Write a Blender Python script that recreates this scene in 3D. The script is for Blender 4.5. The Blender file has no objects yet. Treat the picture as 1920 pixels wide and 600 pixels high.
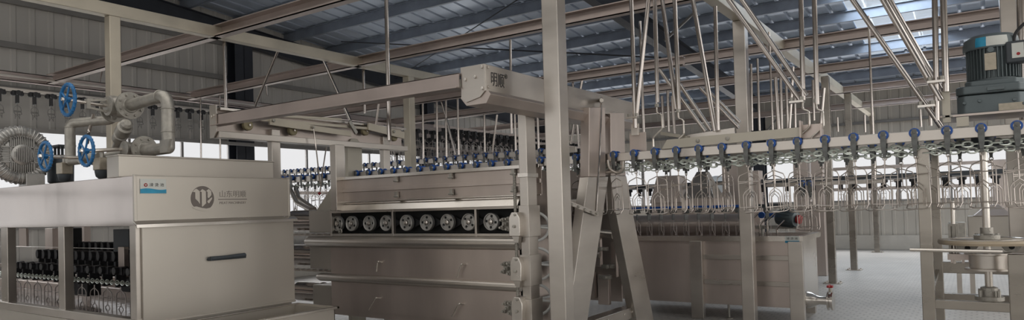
import bpy, math, random
from mathutils import Vector, Matrix
random.seed(7)
R = math.radians
scn = bpy.context.scene
COL = scn.collection

# ------------------------------------------------------------------ camera
CZ = 1.6; FPX = 1283.0; YAW = R(34.2); PITCH = R(1.2); ROLL = R(1.64)
fwd0 = Vector((-math.sin(YAW), math.cos(YAW), 0)); rgt0 = Vector((math.cos(YAW), math.sin(YAW), 0)); up0 = Vector((0, 0, 1))
fwd = fwd0 * math.cos(PITCH) + up0 * math.sin(PITCH)
up1 = up0 * math.cos(PITCH) - fwd0 * math.sin(PITCH)
rgt = rgt0 * math.cos(ROLL) - up1 * math.sin(ROLL)
up = up1 * math.cos(ROLL) + rgt0 * math.sin(ROLL)
EYE = Vector((0, 0, CZ))
cd = bpy.data.cameras.new('camera'); cam = bpy.data.objects.new('camera', cd); COL.objects.link(cam)
M3 = Matrix((rgt, up, -fwd)).transposed()
cam.matrix_world = Matrix.Translation(EYE) @ M3.to_4x4()
cd.sensor_width = 36.0; cd.lens = 36.0 * FPX / 1920.0
cd.shift_y = 59.0 / 1920.0
cd.clip_end = 200; cd.clip_start = 0.05
scn.camera = cam

def ray(px, py):
    return rgt * ((px - 960) / FPX) + up * ((359 - py) / FPX) + fwd
def AX(px, py, X):
    d = ray(px, py); return EYE + d * (X / d.x)
def AY(px, py, Y):
    d = ray(px, py); return EYE + d * (Y / d.y)
def AZ(px, py, Z):
    d = ray(px, py); return EYE + d * ((Z - CZ) / d.z)

# ------------------------------------------------------------------ materials
def mat(name, col, metal=0.0, rough=0.5, var=0.12, scale=6.0, stretch=(1, 1, 1), bump=0.0, col2=None, rvar=0.1, bscale=None):
    m = bpy.data.materials.new(name); m.use_nodes = True
    nt = m.node_tree; N = nt.nodes; L = nt.links
    b = N['Principled BSDF']
    tc = N.new('ShaderNodeTexCoord'); mp = N.new('ShaderNodeMapping'); mp.inputs['Scale'].default_value = stretch
    L.new(tc.outputs['Object'], mp.inputs['Vector'])
    nz = N.new('ShaderNodeTexNoise'); nz.inputs['Scale'].default_value = scale; nz.inputs['Detail'].default_value = 4
    L.new(mp.outputs['Vector'], nz.inputs['Vector'])
    cr = N.new('ShaderNodeValToRGB')
    c2 = col2 or tuple(min(1, c * (1 + var)) for c in col); c1 = tuple(c * (1 - var) for c in col)
    cr.color_ramp.elements[0].position = 0.3; cr.color_ramp.elements[0].color = (*c1, 1)
    cr.color_ramp.elements[1].position = 0.7; cr.color_ramp.elements[1].color = (*c2, 1)
    L.new(nz.outputs['Fac'], cr.inputs['Fac']); L.new(cr.outputs['Color'], b.inputs['Base Color'])
    mr = N.new('ShaderNodeMapRange'); mr.inputs['To Min'].default_value = max(0.02, rough - rvar); mr.inputs['To Max'].default_value = min(1, rough + rvar)
    L.new(nz.outputs['Fac'], mr.inputs['Value']); L.new(mr.outputs['Result'], b.inputs['Roughness'])
    b.inputs['Metallic'].default_value = metal
    if bump:
        n2 = N.new('ShaderNodeTexNoise'); n2.inputs['Scale'].default_value = bscale or scale * 6
        L.new(mp.outputs['Vector'], n2.inputs['Vector'])
        bp = N.new('ShaderNodeBump'); bp.inputs['Strength'].default_value = bump; bp.inputs['Distance'].default_value = 0.01
        L.new(n2.outputs['Fac'], bp.inputs['Height']); L.new(bp.outputs['Normal'], b.inputs['Normal'])
    return m

STEEL = mat('stainless', (0.54, 0.50, 0.455), 0.92, 0.31, 0.10, 1.6, (1, 1, 3))
STEELSHADE = mat('stainless_backlit', (0.36, 0.33, 0.29), 0.9, 0.28, 0.12, 1.6, (1, 1, 3))  # darker copy of stainless, its backlit shade put into the colour
STEELP = mat('stainless_panel', (0.58, 0.505, 0.46), 0.85, 0.40, 0.14, 1.1, (2, 2, 0.5))
STEELB = mat('stainless_bright', (0.66, 0.62, 0.57), 0.95, 0.24, 0.08, 3)
STEELT = mat('stainless_rod', (0.50, 0.46, 0.43), 1.0, 0.16, 0.08, 3, rvar=.04)
HOODM = mat('hood_polished', (0.54, 0.49, 0.455), 0.95, 0.13, 0.08, 1.2, (1, 1, 0.35), bump=0.5, bscale=2.2, rvar=.05)
TANKM = mat('tank_satin', (0.52, 0.485, 0.435), 0.8, 0.38, 0.07, 0.9)
BEAMC = mat('beam_film', (0.55, 0.50, 0.41), 0.55, 0.42, 0.12, 2.5, (1, 1, 1))
BEAMP = mat('beam_channel', (0.47, 0.40, 0.37), 0.7, 0.38, 0.12, 2.5)
CREAM = mat('cream_film', (0.56, 0.52, 0.44), 0.35, 0.45, 0.06, 2)
CAST = mat('cast_steel', (0.42, 0.40, 0.36), 0.7, 0.45, 0.18, 14, bump=0.25)
ALU = mat('cast_aluminium', (0.50, 0.49, 0.47), 0.7, 0.42, 0.12, 8, bump=0.15)
BLUE = mat('blue_paint', (0.02, 0.17, 0.42), 0.0, 0.35, 0.25, 10)
BLUEN = mat('blue_nylon', (0.015, 0.10, 0.42), 0.0, 0.4, 0.15, 20)
GREYB = mat('grey_bracket', (0.16, 0.165, 0.16), 0.5, 0.45, 0.2, 25)
BLACK = mat('black_plastic', (0.025, 0.025, 0.028), 0.0, 0.45, 0.3, 20)
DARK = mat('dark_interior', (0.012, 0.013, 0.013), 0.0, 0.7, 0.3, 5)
RUBBER = mat('black_rubber', (0.02, 0.02, 0.022), 0.0, 0.6, 0.3, 9)
CHAIN = mat('chain_zinc', (0.78, 0.84, 0.78), 0.85, 0.30, 0.15, 30)
WIRE = mat('shackle_wire', (0.55, 0.50, 0.46), 0.9, 0.3, 0.1, 10)
WIRED = mat('shackle_wire_far', (0.42, 0.38, 0.36), 0.6, 0.4, 0.1, 10)
MOTOR = mat('motor_grey_blue', (0.13, 0.16, 0.17), 0.2, 0.42, 0.12, 6)
MOTORD = mat('motor_dark', (0.06, 0.07, 0.08), 0.2, 0.5, 0.12, 6)
YELLOW = mat('nylon_cream', (0.42, 0.36, 0.22), 0.0, 0.5, 0.15, 12)
WOODR = mat('wheel_rim_tan', (0.45, 0.37, 0.27), 0.1, 0.45, 0.1, 4)
WHITE = mat('white_paint', (0.75, 0.75, 0.73), 0.0, 0.4, 0.05, 5)
REDP = mat('red_plastic', (0.35, 0.02, 0.02), 0.0, 0.4, 0.1, 5)
LABW = mat('label_white', (0.70, 0.72, 0.68), 0.0, 0.4, 0.03, 5)
LABB = mat('label_blue', (0.02, 0.30, 0.50), 0.0, 0.4, 0.25, 9)
INK = mat('ink_dark', (0.035, 0.033, 0.033), 0.0, 0.6, 0.1, 9)
ETCHL = mat('etched_light', (0.31, 0.28, 0.255), 0.6, 0.5, 0.08, 9)
ETCH = mat('etched_grey', (0.20, 0.175, 0.16), 0.5, 0.55, 0.08, 9)
PLATE = mat('nameplate', (0.45, 0.40, 0.32), 0.5, 0.4, 0.12, 30)
DKSTEEL = mat('painted_dark_steel', (0.028, 0.032, 0.042), 0.1, 0.5, 0.2, 3)
PURL = mat('galvanised_purlin', (0.30, 0.34, 0.41), 0.5, 0.45, 0.15, 3)
ROOFM = mat('galvanised_roof', (0.52, 0.59, 0.70), 0.35, 0.36, 0.09, 1.2, (3, 0.3, 1))
WALLM = mat('wall_sheet', (0.52, 0.50, 0.47), 0.05, 0.55, 0.07, 1.0, (1, 1, 0.4))
WALLB = mat('wall_sheet_back', (0.56, 0.52, 0.46), 0.05, 0.5, 0.07, 1.0, (1, 1, 0.4))
GIRT = mat('girt', (0.25, 0.24, 0.23), 0.3, 0.5, 0.1, 3)
KERB = mat('kerb', (0.58, 0.545, 0.49), 0.0, 0.6, 0.08, 3)
FRAME = mat('window_frame', (0.30, 0.29, 0.28), 0.3, 0.5, 0.1, 3)
WATER = mat('tray_water', (0.36, 0.31, 0.29), 0.3, 0.12, 0.15, 6, bump=0.3, bscale=14)

def glass(name, tint, fac):
    m = bpy.data.materials.new(name); m.use_nodes = True
    nt = m.node_tree; N = nt.nodes; L = nt.links
    N.remove(N['Principled BSDF'])
    tr = N.new('ShaderNodeBsdfTransparent'); tr.inputs[0].default_value = (*tint, 1)
    gl = N.new('ShaderNodeBsdfGlossy'); gl.inputs['Roughness'].default_value = 0.1
    mx = N.new('ShaderNodeMixShader'); mx.inputs[0].default_value = fac
    L.new(tr.outputs[0], mx.inputs[1]); L.new(gl.outputs[0], mx.inputs[2])
    L.new(mx.outputs[0], N['Material Output'].inputs['Surface'])
    return m
GLASS = glass('window_glass', (0.99, 0.985, 0.98), 0.015)
SKYL = glass('skylight_sheet', (0.80, 0.84, 0.88), 0.08)

def floor_mat():
    m = bpy.data.materials.new('floor_tiles'); m.use_nodes = True
    nt = m.node_tree; N = nt.nodes; L = nt.links; b = N['Principled BSDF']
    tc = N.new('ShaderNodeTexCoord')
    br = N.new('ShaderNodeTexBrick'); br.inputs['Scale'].default_value = 1.0
    br.inputs['Brick Width'].default_value = 0.12; br.inputs['Row Height'].default_value = 0.12
    br.inputs['Mortar Size'].default_value = 0.012
    br.inputs['Color1'].default_value = (0.62, 0.595, 0.56, 1); br.inputs['Color2'].default_value = (0.56, 0.54, 0.51, 1)
    br.inputs['Mortar'].default_value = (0.46, 0.44, 0.42, 1)
    L.new(tc.outputs['Object'], br.inputs['Vector'])
    nz = N.new('ShaderNodeTexNoise'); nz.inputs['Scale'].default_value = 1.3; nz.inputs['Detail'].default_value = 6
    L.new(tc.outputs['Object'], nz.inputs['Vector'])
    mx = N.new('ShaderNodeMix'); mx.data_type = 'RGBA'; mx.blend_type = 'MULTIPLY'; mx.inputs[0].default_value = 0.3
    L.new(br.outputs['Color'], mx.inputs[6]); L.new(nz.outputs['Fac'], mx.inputs[7])
    L.new(mx.outputs[2], b.inputs['Base Color'])
    b.inputs['Roughness'].default_value = 0.42
    bp = N.new('ShaderNodeBump'); bp.inputs['Strength'].default_value = 0.4; bp.inputs['Distance'].default_value = 0.01
    L.new(br.outputs['Fac'], bp.inputs['Height']); bp.invert = True
    L.new(bp.outputs['Normal'], b.inputs['Normal'])
    return m
FLOORM = floor_mat()

# ------------------------------------------------------------------ mesh builder
def V(*a): return Vector(a)
class MB:
    def __init__(s): s.v = []; s.f = []
    def add(s, vs, fs):
        n = len(s.v); s.v += [tuple(p) for p in vs]; s.f += [tuple(i + n for i in f) for f in fs]; return s
    def box(s, x0, x1, y0, y1, z0, z1):
        x0, x1 = min(x0, x1), max(x0, x1); y0, y1 = min(y0, y1), max(y0, y1); z0, z1 = min(z0, z1), max(z0, z1)
        return s.add([(x0, y0, z0), (x1, y0, z0), (x1, y1, z0), (x0, y1, z0), (x0, y0, z1), (x1, y0, z1), (x1, y1, z1), (x0, y1, z1)],
                     [(0, 3, 2, 1), (4, 5, 6, 7), (0, 1, 5, 4), (1, 2, 6, 5), (2, 3, 7, 6), (3, 0, 4, 7)])
    def prism(s, poly, org, u, v, n):
        """poly of (a,b) in plane (u,v) from org, extruded by vector n"""
        org = Vector(org); u = Vector(u); v = Vector(v); n = Vector(n); k = len(poly)
        a = [org + u * p[0] + v * p[1] for p in poly]; b = [p + n for p in a]
        fs = [tuple(range(k - 1, -1, -1)), tuple(range(k, 2 * k))] + [(i, (i + 1) % k, (i + 1) % k + k, i + k) for i in range(k)]
        if u.cross(v).dot(n) < 0: fs = [tuple(reversed(f)) for f in fs]
        return s.add(a + b, fs)
    def bar(s, p0, p1, w, h, side=(0, 1, 0)):
        """rectangular bar: w along 'side', h across"""
        p0 = Vector(p0); p1 = Vector(p1); d = (p1 - p0).normalized(); u = Vector(side); u = (u - d * u.dot(d)).normalized(); v = d.cross(u)
        return s.prism([(-w / 2, -h / 2), (w / 2, -h / 2), (w / 2, h / 2), (-w / 2, h / 2)], p0, u, v, p1 - p0)
    def tube(s, pts, r, seg=8, closed=False, cap=True):
        P = [Vector(p) for p in pts]; n = len(P)
        if not closed:
            T = [(P[min(i + 1, n - 1)] - P[max(i - 1, 0)]).normalized() for i in range(n)]
        else:
            T = [(P[(i + 1) % n] - P[i - 1]).normalized() for i in range(n)]
        a = Vector((0, 0, 1)) if abs(T[0].z) < 0.9 else Vector((1, 0, 0))
        u = (a - T[0] * a.dot(T[0])).normalized(); vs = []
        for i in range(n):
            u = (u - T[i] * u.dot(T[i])).normalized(); w = T[i].cross(u)
            k = 1.0
            if 0 < i < n - 1 or closed:
                c = (P[(i + 1) % n] - P[i]).normalized().dot(T[i]); k = 1 / max(0.5, c)
            rr = r[i] if isinstance(r, (list, tuple)) else r
            for j in range(seg):
                t = 2 * math.pi * j / seg; vs.append(P[i] + (u * math.cos(t) + w * math.sin(t)) * rr * (k ** 0.5))
        fs = []
        for i in range(n if closed else n - 1):
            a0 = i * seg; b0 = ((i + 1) % n) * seg
            for j in range(seg): fs.append((a0 + j, a0 + (j + 1) % seg, b0 + (j + 1) % seg, b0 + j))
        if cap and not closed:
            fs.append(tuple(range(seg - 1, -1, -1))); fs.append(tuple((n - 1) * seg + j for j in range(seg)))
        return s.add(vs, fs)
    def lathe(s, prof, org, axis, seg=24):
        """prof of (radius, height along axis)"""
        org = Vector(org); ax = Vector(axis).normalized()
        a = Vector((0, 0, 1)) if abs(ax.z) < 0.9 else Vector((1, 0, 0))
        u = (a - ax * a.dot(ax)).normalized(); w = ax.cross(u); vs = []; fs = []; n = len(prof)
        for r, h in prof:
            for j in range(seg):
                t = 2 * math.pi * j / seg; vs.append(org + ax * h + (u * math.cos(t) + w * math.sin(t)) * max(r, 1e-5))
        for i in range(n - 1):
            for j in range(seg): fs.append((i * seg + j, i * seg + (j + 1) % seg, (i + 1) * seg + (j + 1) % seg, (i + 1) * seg + j))
        fs.append(tuple(range(seg - 1, -1, -1))); fs.append(tuple((n - 1) * seg + j for j in range(seg)))
        return s.add(vs, fs)
    def cyl(s, p0, p1, r, seg=16):
        p0 = Vector(p0); p1 = Vector(p1)
        return s.lathe([(r, 0), (r, (p1 - p0).length)], p0, p1 - p0, seg)
    def torus(s, c, axis, RR, r, seg=28, rs=8, sx=1.0):
        c = Vector(c); ax = Vector(axis).normalized(); a = Vector((0, 0, 1)) if abs(ax.z) < 0.9 else Vector((1, 0, 0))
        u = (a - ax * a.dot(ax)).normalized(); w = ax.cross(u)
        return s.tube([c + (u * math.cos(2 * math.pi * i / seg) + w * math.sin(2 * math.pi * i / seg) * sx) * RR for i in range(seg)], r, rs, True)
    def bolt(s, c, n, r=0.012, h=0.01):
        c = Vector(c); n = Vector(n).normalized(); return s.lathe([(r, 0), (r, h), (r * 0.8, h + 0.002)], c, n, 6)
    def build(s, name, m, parent=None, bevel=0.0, smooth=True, kind=None):
        me = bpy.data.meshes.new(name); me.from_pydata(s.v, [], s.f); me.update()
        me.materials.append(m)
        if smooth:
            me.polygons.foreach_set('use_smooth', [True] * len(me.polygons)); me.set_sharp_from_angle(angle=R(35))
        o = bpy.data.objects.new(name, me); COL.objects.link(o)
        if bevel:
            b = o.modifiers.new('bevel', 'BEVEL'); b.width = bevel; b.segments = 2; b.limit_method = 'ANGLE'; b.harden_normals = True
        if parent is not None:
            o.parent = parent; o.matrix_parent_inverse = parent.matrix_basis.inverted()
        if kind: o['kind'] = kind
        return o

def tag(o, label, cat, group=None, kind=None):
    if label: o['label'] = label
    if cat: o['category'] = cat
    if group: o['group'] = group
    if kind: o['kind'] = kind
    return o
def thing(name, label, cat, loc=(0, 0, 0), group=None):
    o = bpy.data.objects.new(name, None); COL.objects.link(o); o.location = loc; o.empty_display_size = 0.1
    tag(o, label, cat, group); return o
def struct(mb, name, m, label=None, parent=None, bevel=0, smooth=True):
    o = mb.build(name, m, parent, bevel, smooth)
    if parent is None: o['kind'] = 'structure'
    if label: o['label'] = label
    return o
KIDS = {}
def copy_tree(o, parent=None):
    c = o.copy(); COL.objects.link(c)
    if parent is not None: c.parent = parent; c.matrix_parent_inverse = o.matrix_parent_inverse.copy()
    for ch in list(o.children): copy_tree(ch, c)
    return c
def text(name, body, size, org, u, v, m, parent, depth=0.002, align='CENTER', sx=1.0):
    cu = bpy.data.curves.new(name, 'FONT'); cu.body = body; cu.size = size; cu.align_x = align; cu.align_y = 'CENTER'; cu.extrude = depth
    tmp = bpy.data.objects.new('tmp_text', cu); COL.objects.link(tmp)
    dg = bpy.context.evaluated_depsgraph_get(); dg.update()
    me = bpy.data.meshes.new_from_object(tmp.evaluated_get(dg)); bpy.data.objects.remove(tmp)
    u = Vector(u).normalized(); v = Vector(v).normalized(); n = u.cross(v); org = Vector(org)
    for p in me.vertices: p.co = org + u * (p.co.x * sx) + v * p.co.y + n * p.co.z
    me.name = name; me.materials.clear(); me.materials.append(m)
    o = bpy.data.objects.new(name, me); COL.objects.link(o)
    if parent is not None: o.parent = parent; o.matrix_parent_inverse = parent.matrix_basis.inverted()
    return o
def ordn(k):
    return {1: 'first', 2: 'second', 3: 'third', 4: 'fourth', 5: 'fifth', 6: 'sixth', 7: 'seventh', 8: 'eighth', 9: 'ninth', 10: 'tenth', 11: 'eleventh', 12: 'twelfth', 13: 'thirteenth', 14: 'fourteenth', 15: 'fifteenth', 16: 'sixteenth', 17: 'seventeenth', 18: 'eighteenth', 19: 'nineteenth', 20: 'twentieth'}.get(k, '%dth' % k)
# ------------------------------------------------------------------ the hall
XL, YB, XR, YF = -14.0, 23.0, 9.0, -6.0
def roofz(y): return 4.95 + 0.085 * (YB - y)
def sheet(mb, p0, p1, z0, z1, nrm, pitch=0.30, dep=0.018, ztop=None):
    """corrugated wall sheet standing from p0 to p1"""
    p0 = Vector(p0); p1 = Vector(p1); d = (p1 - p0); Ln = d.length; d.normalize(); nrm = Vector(nrm); pts = []; x = 0
    while x < Ln:
        for a, h in ((0, 0), (pitch * 0.62, 0), (pitch * 0.70, 1), (pitch * 0.92, 1)):
            if x + a < Ln: pts.append((x + a, h * dep))
        x += pitch
    pts.append((Ln, 0)); vs = []
    for a, h in pts:
        p = p0 + d * a + nrm * h; zt = ztop(p) if ztop else z1
        vs += [(p.x, p.y, z0), (p.x, p.y, zt)]
    k = len(pts); fs = [(2 * i, 2 * i + 2, 2 * i + 3, 2 * i + 1) for i in range(k - 1)]
    # back skin gives the sheet its thickness
    vs2 = []
    for a, h in pts:
        p = p0 + d * a - nrm * 0.03; zt = ztop(p) if ztop else z1
        vs2 += [(p.x, p.y, z0), (p.x, p.y, zt)]
    mb.add(vs + vs2, fs + [(2 * k + 2 * i + 1, 2 * k + 2 * i + 3, 2 * k + 2 * i + 2, 2 * k + 2 * i) for i in range(k - 1)]
           + [(2 * i + 1, 2 * i + 3, 2 * k + 2 * i + 3, 2 * k + 2 * i + 1) for i in range(k - 1)]
           + [(2 * i + 2, 2 * i, 2 * k + 2 * i, 2 * k + 2 * i + 2) for i in range(k - 1)])
struct(MB().box(XL - 1, XR + 1, YF - 1, YB + 1, -0.1, 0), 'floor', FLOORM, 'pale grey tiled floor of the hall', smooth=False)
WS, WT = 1.42, 3.22
m = MB(); sheet(m, (XL, YF, 0), (XL, YB, 0), 0, WS, (1, 0, 0)); sheet(m, (XL, YF, 0), (XL, YB, 0), WT, 0, (1, 0, 0), ztop=lambda p: roofz(p.y) + 0.02)
struct(m, 'wall_left', WALLM, 'grey corrugated sheet gable wall above and below a window band', smooth=False)
m = MB(); sheet(m, (XL, YB, 0), (XR, YB, 0), 0, WS, (0, -1, 0)); sheet(m, (XL, YB, 0), (XR, YB, 0), WT, roofz(YB) + 0.02, (0, -1, 0))
struct(m, 'wall_back', WALLB, 'beige corrugated sheet back wall with a long window band', smooth=False)
m = MB(); sheet(m, (XR, YF, 0), (XR, YB, 0), 0, 1.0, (-1, 0, 0)); sheet(m, (XR, YF, 0), (XR, YB, 0), 4.2, 0, (-1, 0, 0), ztop=lambda p: roofz(p.y) + 0.02)
struct(m, 'wall_right', WALLB, smooth=False)
m = MB(); sheet(m, (XL, YF, 0), (XR, YF, 0), 0, 1.0, (0, 1, 0)); sheet(m, (XL, YF, 0), (XR, YF, 0), 5.2, roofz(YF) + 0.02, (0, 1, 0))
struct(m, 'wall_front', WALLB, smooth=False)
struct(MB().box(-4.5, XR, YB - 0.16, YB - 0.04, 0, 0.42), 'baseboard_back', KERB, 'smooth beige kerb along the foot of the back wall', bevel=0.01)
struct(MB().box(XL + 0.04, XL + 0.14, YF, YB, 0, 0.3), 'baseboard_left', KERB, bevel=0.01)
# windows
def window(n, p0, p1, z0, z1, nrm, label=None):
    p0 = Vector(p0); p1 = Vector(p1); d = (p1 - p0); L = d.length; d.normalize(); nr = Vector(nrm); fr = MB(); 
    def bx(a, b, za, zb, w=0.06):
        q = p0 + d * a; r = p0 + d * b; n0 = nr * w
        fr.box(min(q.x, r.x, (q + n0).x, (r + n0).x), max(q.x, r.x, (q + n0).x, (r + n0).x), min(q.y, r.y, (q + n0).y, (r + n0).y), max(q.y, r.y, (q + n0).y, (r + n0).y), za, zb)
    bx(0, L, z0, z0 + 0.05); bx(0, L, z1 - 0.05, z1); bx(0, 0.05, z0, z1); bx(L - 0.05, L, z0, z1)
    k = max(1, round(L / 1.15))
    for i in range(1, k): bx(L * i / k - 0.025, L * i / k + 0.025, z0, z1, 0.05)
    zm = z0 + (z1 - z0) * 0.36; bx(0, L, zm - 0.025, zm + 0.025, 0.05)
    o = struct(fr, 'window_%d' % n, FRAME, label, smooth=False)
    q = p0 + nr * 0.02; r = p1 + nr * 0.028
    g = MB().box(q.x, r.x, q.y, r.y, z0 + 0.02, z1 - 0.02).build('pane', GLASS, o, smooth=False)
    return o
n = 1
for y0, y1 in ((-5.9, 0), (0, 5.9), (5.9, 10.3), (10.3, 14.6), (14.6, 18.8), (18.8, 22.95)):
    window(n, (XL, y0, 0), (XL, y1, 0), WS, WT, (1, 0, 0), 'window bay of the left wall, %s from the back corner' % ordn(7 - n)); n += 1
for k, (x0, x1) in enumerate(((-13.95, -9.9), (-9.9, -5.8), (-5.8, -1.9), (-1.9, 2.0), (2.0, 5.6), (5.6, 8.95))):
    window(n, (x0, YB, 0), (x1, YB, 0), WS, WT, (0, -1, 0), 'window bay of the back wall, %s from the left corner' % ordn(k + 1)); n += 1
# piers added in the unseen openings to put vertical streaks in reflections
t = 20
for x in (-13.5, -11, -8.6, -6.2, -3.8, -1.4, 1, 3.4, 5.8, 8.2):
    struct(MB().box(x - .3, x + .3, YF - .1, YF + .2, 0, 5.25), 'trim_%d' % t, FRAME, smooth=False); t += 1
for y in (-4, -1, 2, 5, 8, 11, 14, 17, 20):
    struct(MB().box(XR - .2, XR + .1, y - .3, y + .3, 0, 4.25), 'trim_%d' % t, FRAME, smooth=False); t += 1
# girts
m = [('left', z) for z in (3.9, 4.75, 5.6)]
t = 1
for z in (3.85, 4.62, 5.4):
    struct(MB().box(XL + 0.035, XL + 0.12, YF, 22.9, z, z + 0.10), 'trim_%d' % t, GIRT, 'horizontal girt on the left wall at %.1f metres' % z, bevel=0.006); t += 1
for z in (3.75, 4.3):
    struct(MB().box(XL, XR, YB - 0.12, YB - 0.035, z, z + 0.08), 'trim_%d' % t, GIRT, 'horizontal girt on the back wall at %.1f metres' % z, bevel=0.006); t += 1
for z in (0.75,):
    struct(MB().box(XL + 0.035, XL + 0.12, YF, 22.9, z, z + 0.10), 'trim_%d' % t, GIRT, 'low girt on the left wall under the windows', bevel=0.006); t += 1
# roof sheets with a skylight strip
SK = [(-2.15, -0.55)]
def roof_piece(x0, x1, y0, y1, name, m, label=None):
    mb = MB(); pts = []; x = x0; pitch = 0.41
    while x < x1 - 1e-6:
        for a, h in ((0, 0), (0.33, 0), (0.35, 0.035), (0.39, 0.035)):
            if x + a < x1: pts.append((x + a, h))
        x += pitch
    pts.append((x1, 0)); vs = []
    for px, h in pts:
        vs += [(px, y0, roofz(y0) + h), (px, y1, roofz(y1) + h)]
    k = len(pts); n0 = len(vs)
    vs += [(a, b, c + 0.03) for a, b, c in vs]
    mb.add(vs, [(2 * i, 2 * i + 1, 2 * i + 3, 2 * i + 2) for i in range(k - 1)] + [(n0 + 2 * i, n0 + 2 * i + 2, n0 + 2 * i + 3, n0 + 2 * i + 1) for i in range(k - 1)])
    return struct(mb, name, m, label, smooth=False)
roof_piece(XL - 0.3, -2.15, YF - 0.3, YB + 0.3, 'ceiling', ROOFM, 'ribbed galvanised roof sheeting over the machines')
roof_piece(-0.55, XR + 0.3, YF - 0.3, YB + 0.3, 'ceiling.001', ROOFM, 'ribbed galvanised roof sheeting right of the skylight strip')
roof_piece(-2.15, -0.55, YF - 0.3, 13.1, 'ceiling.002', ROOFM)
roof_piece(-2.15, -0.55, 19.9, YB + 0.3, 'ceiling.003', ROOFM)
roof_piece(-2.15, -0.55, 13.1, 19.9, 'skylight', SKYL, 'bright translucent skylight strip in the roof')
k = 0
y = YB - 0.35
while y > YF:
    k += 1; z = roofz(y)
    mb = MB(); mb.box(XL, XR, y - 0.006, y + 0.006, z - 0.22, z - 0.01); mb.box(XL, XR, y, y + 0.07, z - 0.22, z - 0.205); mb.box(XL, XR, y - 0.07, y, z - 0.022, z - 0.01)
    struct(mb, 'roof_purlin', PURL, 'grey roof purlin, %s from the back wall' % ordn(k), smooth=False)
    y -= 1.32
for i, x in enumerate((XL + 0.25, -5.7, 2.6)):
    mb = MB()
    ya, yb = YF, YB - 0.3
    def dz(y): return roofz(y) - 0.24
    dep = 0.42
    for (xa, xb, oa, ob) in ((x - 0.006, x + 0.006, -dep, 0), (x - 0.1, x + 0.1, -dep - 0.012, -dep), (x - 0.1, x + 0.1, -0.012, 0)):
        mb.add([(xa, ya, dz(ya) + oa), (xb, ya, dz(ya) + oa), (xb, yb, dz(yb) + oa), (xa, yb, dz(yb) + oa), (xa, ya, dz(ya) + ob), (xb, ya, dz(ya) + ob), (xb, yb, dz(yb) + ob), (xa, yb, dz(yb) + ob)],
               [(0, 3, 2, 1), (4, 5, 6, 7), (0, 1, 5, 4), (1, 2, 6, 5), (2, 3, 7, 6), (3, 0, 4, 7)])
    struct(mb, 'roof_rafter', DKSTEEL, ('dark steel rafter along the left wall', 'dark steel rafter above the middle of the hall', 'dark steel rafter over the right of the hall')[i], smooth=False)
def icol(x, y, zt, label, ax='x', w=0.2, d=0.3):
    mb = MB()
    if ax == 'x':
        mb.box(x - d / 2, x - d / 2 + 0.012, y - w / 2, y + w / 2, 0, zt); mb.box(x + d / 2 - 0.012, x + d / 2, y - w / 2, y + w / 2, 0, zt); mb.box(x - d / 2, x + d / 2, y - 0.006, y + 0.006, 0, zt)
    else:
        mb.box(x - w / 2, x + w / 2, y - d / 2, y - d / 2 + 0.012, 0, zt); mb.box(x - w / 2, x + w / 2, y + d / 2 - 0.012, y + d / 2, 0, zt); mb.box(x - 0.006, x + 0.006, y - d / 2, y + d / 2, 0, zt)
    return struct(mb, 'steel_column', DKSTEEL, label, smooth=False)
icol(XL + 0.3, 9.35, roofz(9.35) - 0.66, 'dark steel column against the left wall behind the pipe elbow', w=0.45)
icol(XL + 0.3, 15.7, roofz(15.7) - 0.66, 'dark steel column against the left wall near the back', w=0.3)
icol(-5.7, YB - 0.5, roofz(YB) - 0.6, 'dark steel column against the back wall below the rafter', ax='y', w=0.35)
icol(2.6, YB - 0.5, roofz(YB) - 0.6, 'dark steel column against the back wall at the right', ax='y', w=0.35)
# knee braces + bracing cables
tag(MB().bar((-5.6, YB - 0.6, 3.55), (-4.7, YB - 0.55, 4.55), 0.05, 0.05).build('knee_brace', GIRT), 'grey angle brace leaning off the back wall column', 'brace')
tag(MB().bar((-5.6, 14.4, 5.15), (-4.9, 14.4, 5.65), 0.05, 0.05).build('knee_brace', GIRT), 'short grey brace beside the dark middle rafter', 'brace')
a = AZ(735, 148, 5.0); b = AZ(1000, -30, 5.2)
tag(MB().tube([AY(742, 148, 14.0), AY(985, -10, 8.5)], 0.011, 6).build('bracing_cable', DKSTEEL), 'thin dark bracing cable slanting up under the roof', 'cable')
tag(MB().tube([AY(640, 78, 10.9), AY(1240, 108, 10.9)], 0.014, 6).build('bracing_rod', DKSTEEL), 'thin dark rod running level under the roof sheets', 'cable')
# outside ground
struct(MB().box(-60, 60, -50, 70, -0.35, -0.12), 'ground', KERB, smooth=False)

# ------------------------------------------------------------------ suspended stainless frame
def chan(p0, p1, w, h, t=0.012, m=BEAMP, name='channel_beam', label='', group=None, cat='beam', open_to=1):
    """C channel lying along p0-p1 (axis aligned), web h tall, flanges w wide"""
    p0 = Vector(p0); p1 = Vector(p1); mb = MB()
    if abs(p1.x - p0.x) > abs(p1.y - p0.y):
        y = p0.y; mb.box(p0.x, p1.x, y, y + t, p0.z, p0.z + h); s = open_to
        mb.box(p0.x, p1.x, y, y - s * w, p0.z, p0.z + t); mb.box(p0.x, p1.x, y, y - s * w, p0.z + h - t, p0.z + h)
        mb.box(p0.x, p1.x, y - s * w, y - s * w + s * t, p0.z, p0.z + 0.03)
    else:
        x = p0.x; mb.box(x - t, x, p0.y, p1.y, p0.z, p0.z + h); s = open_to
        mb.box(x, x + s * w, p0.y, p1.y, p0.z, p0.z + t); mb.box(x, x + s * w, p0.y, p1.y, p0.z + h - t, p0.z + h)
    return tag(mb.build(name, m, smooth=False), label, cat, group)
def solid(x0, x1, y0, y1, z0, z1, m, name, label, cat='beam', group=None, bevel=0.006):
    return tag(MB().box(x0, x1, y0, y1, z0, z1).build(name, m, bevel=bevel), label, cat, group, 'thing')
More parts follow.
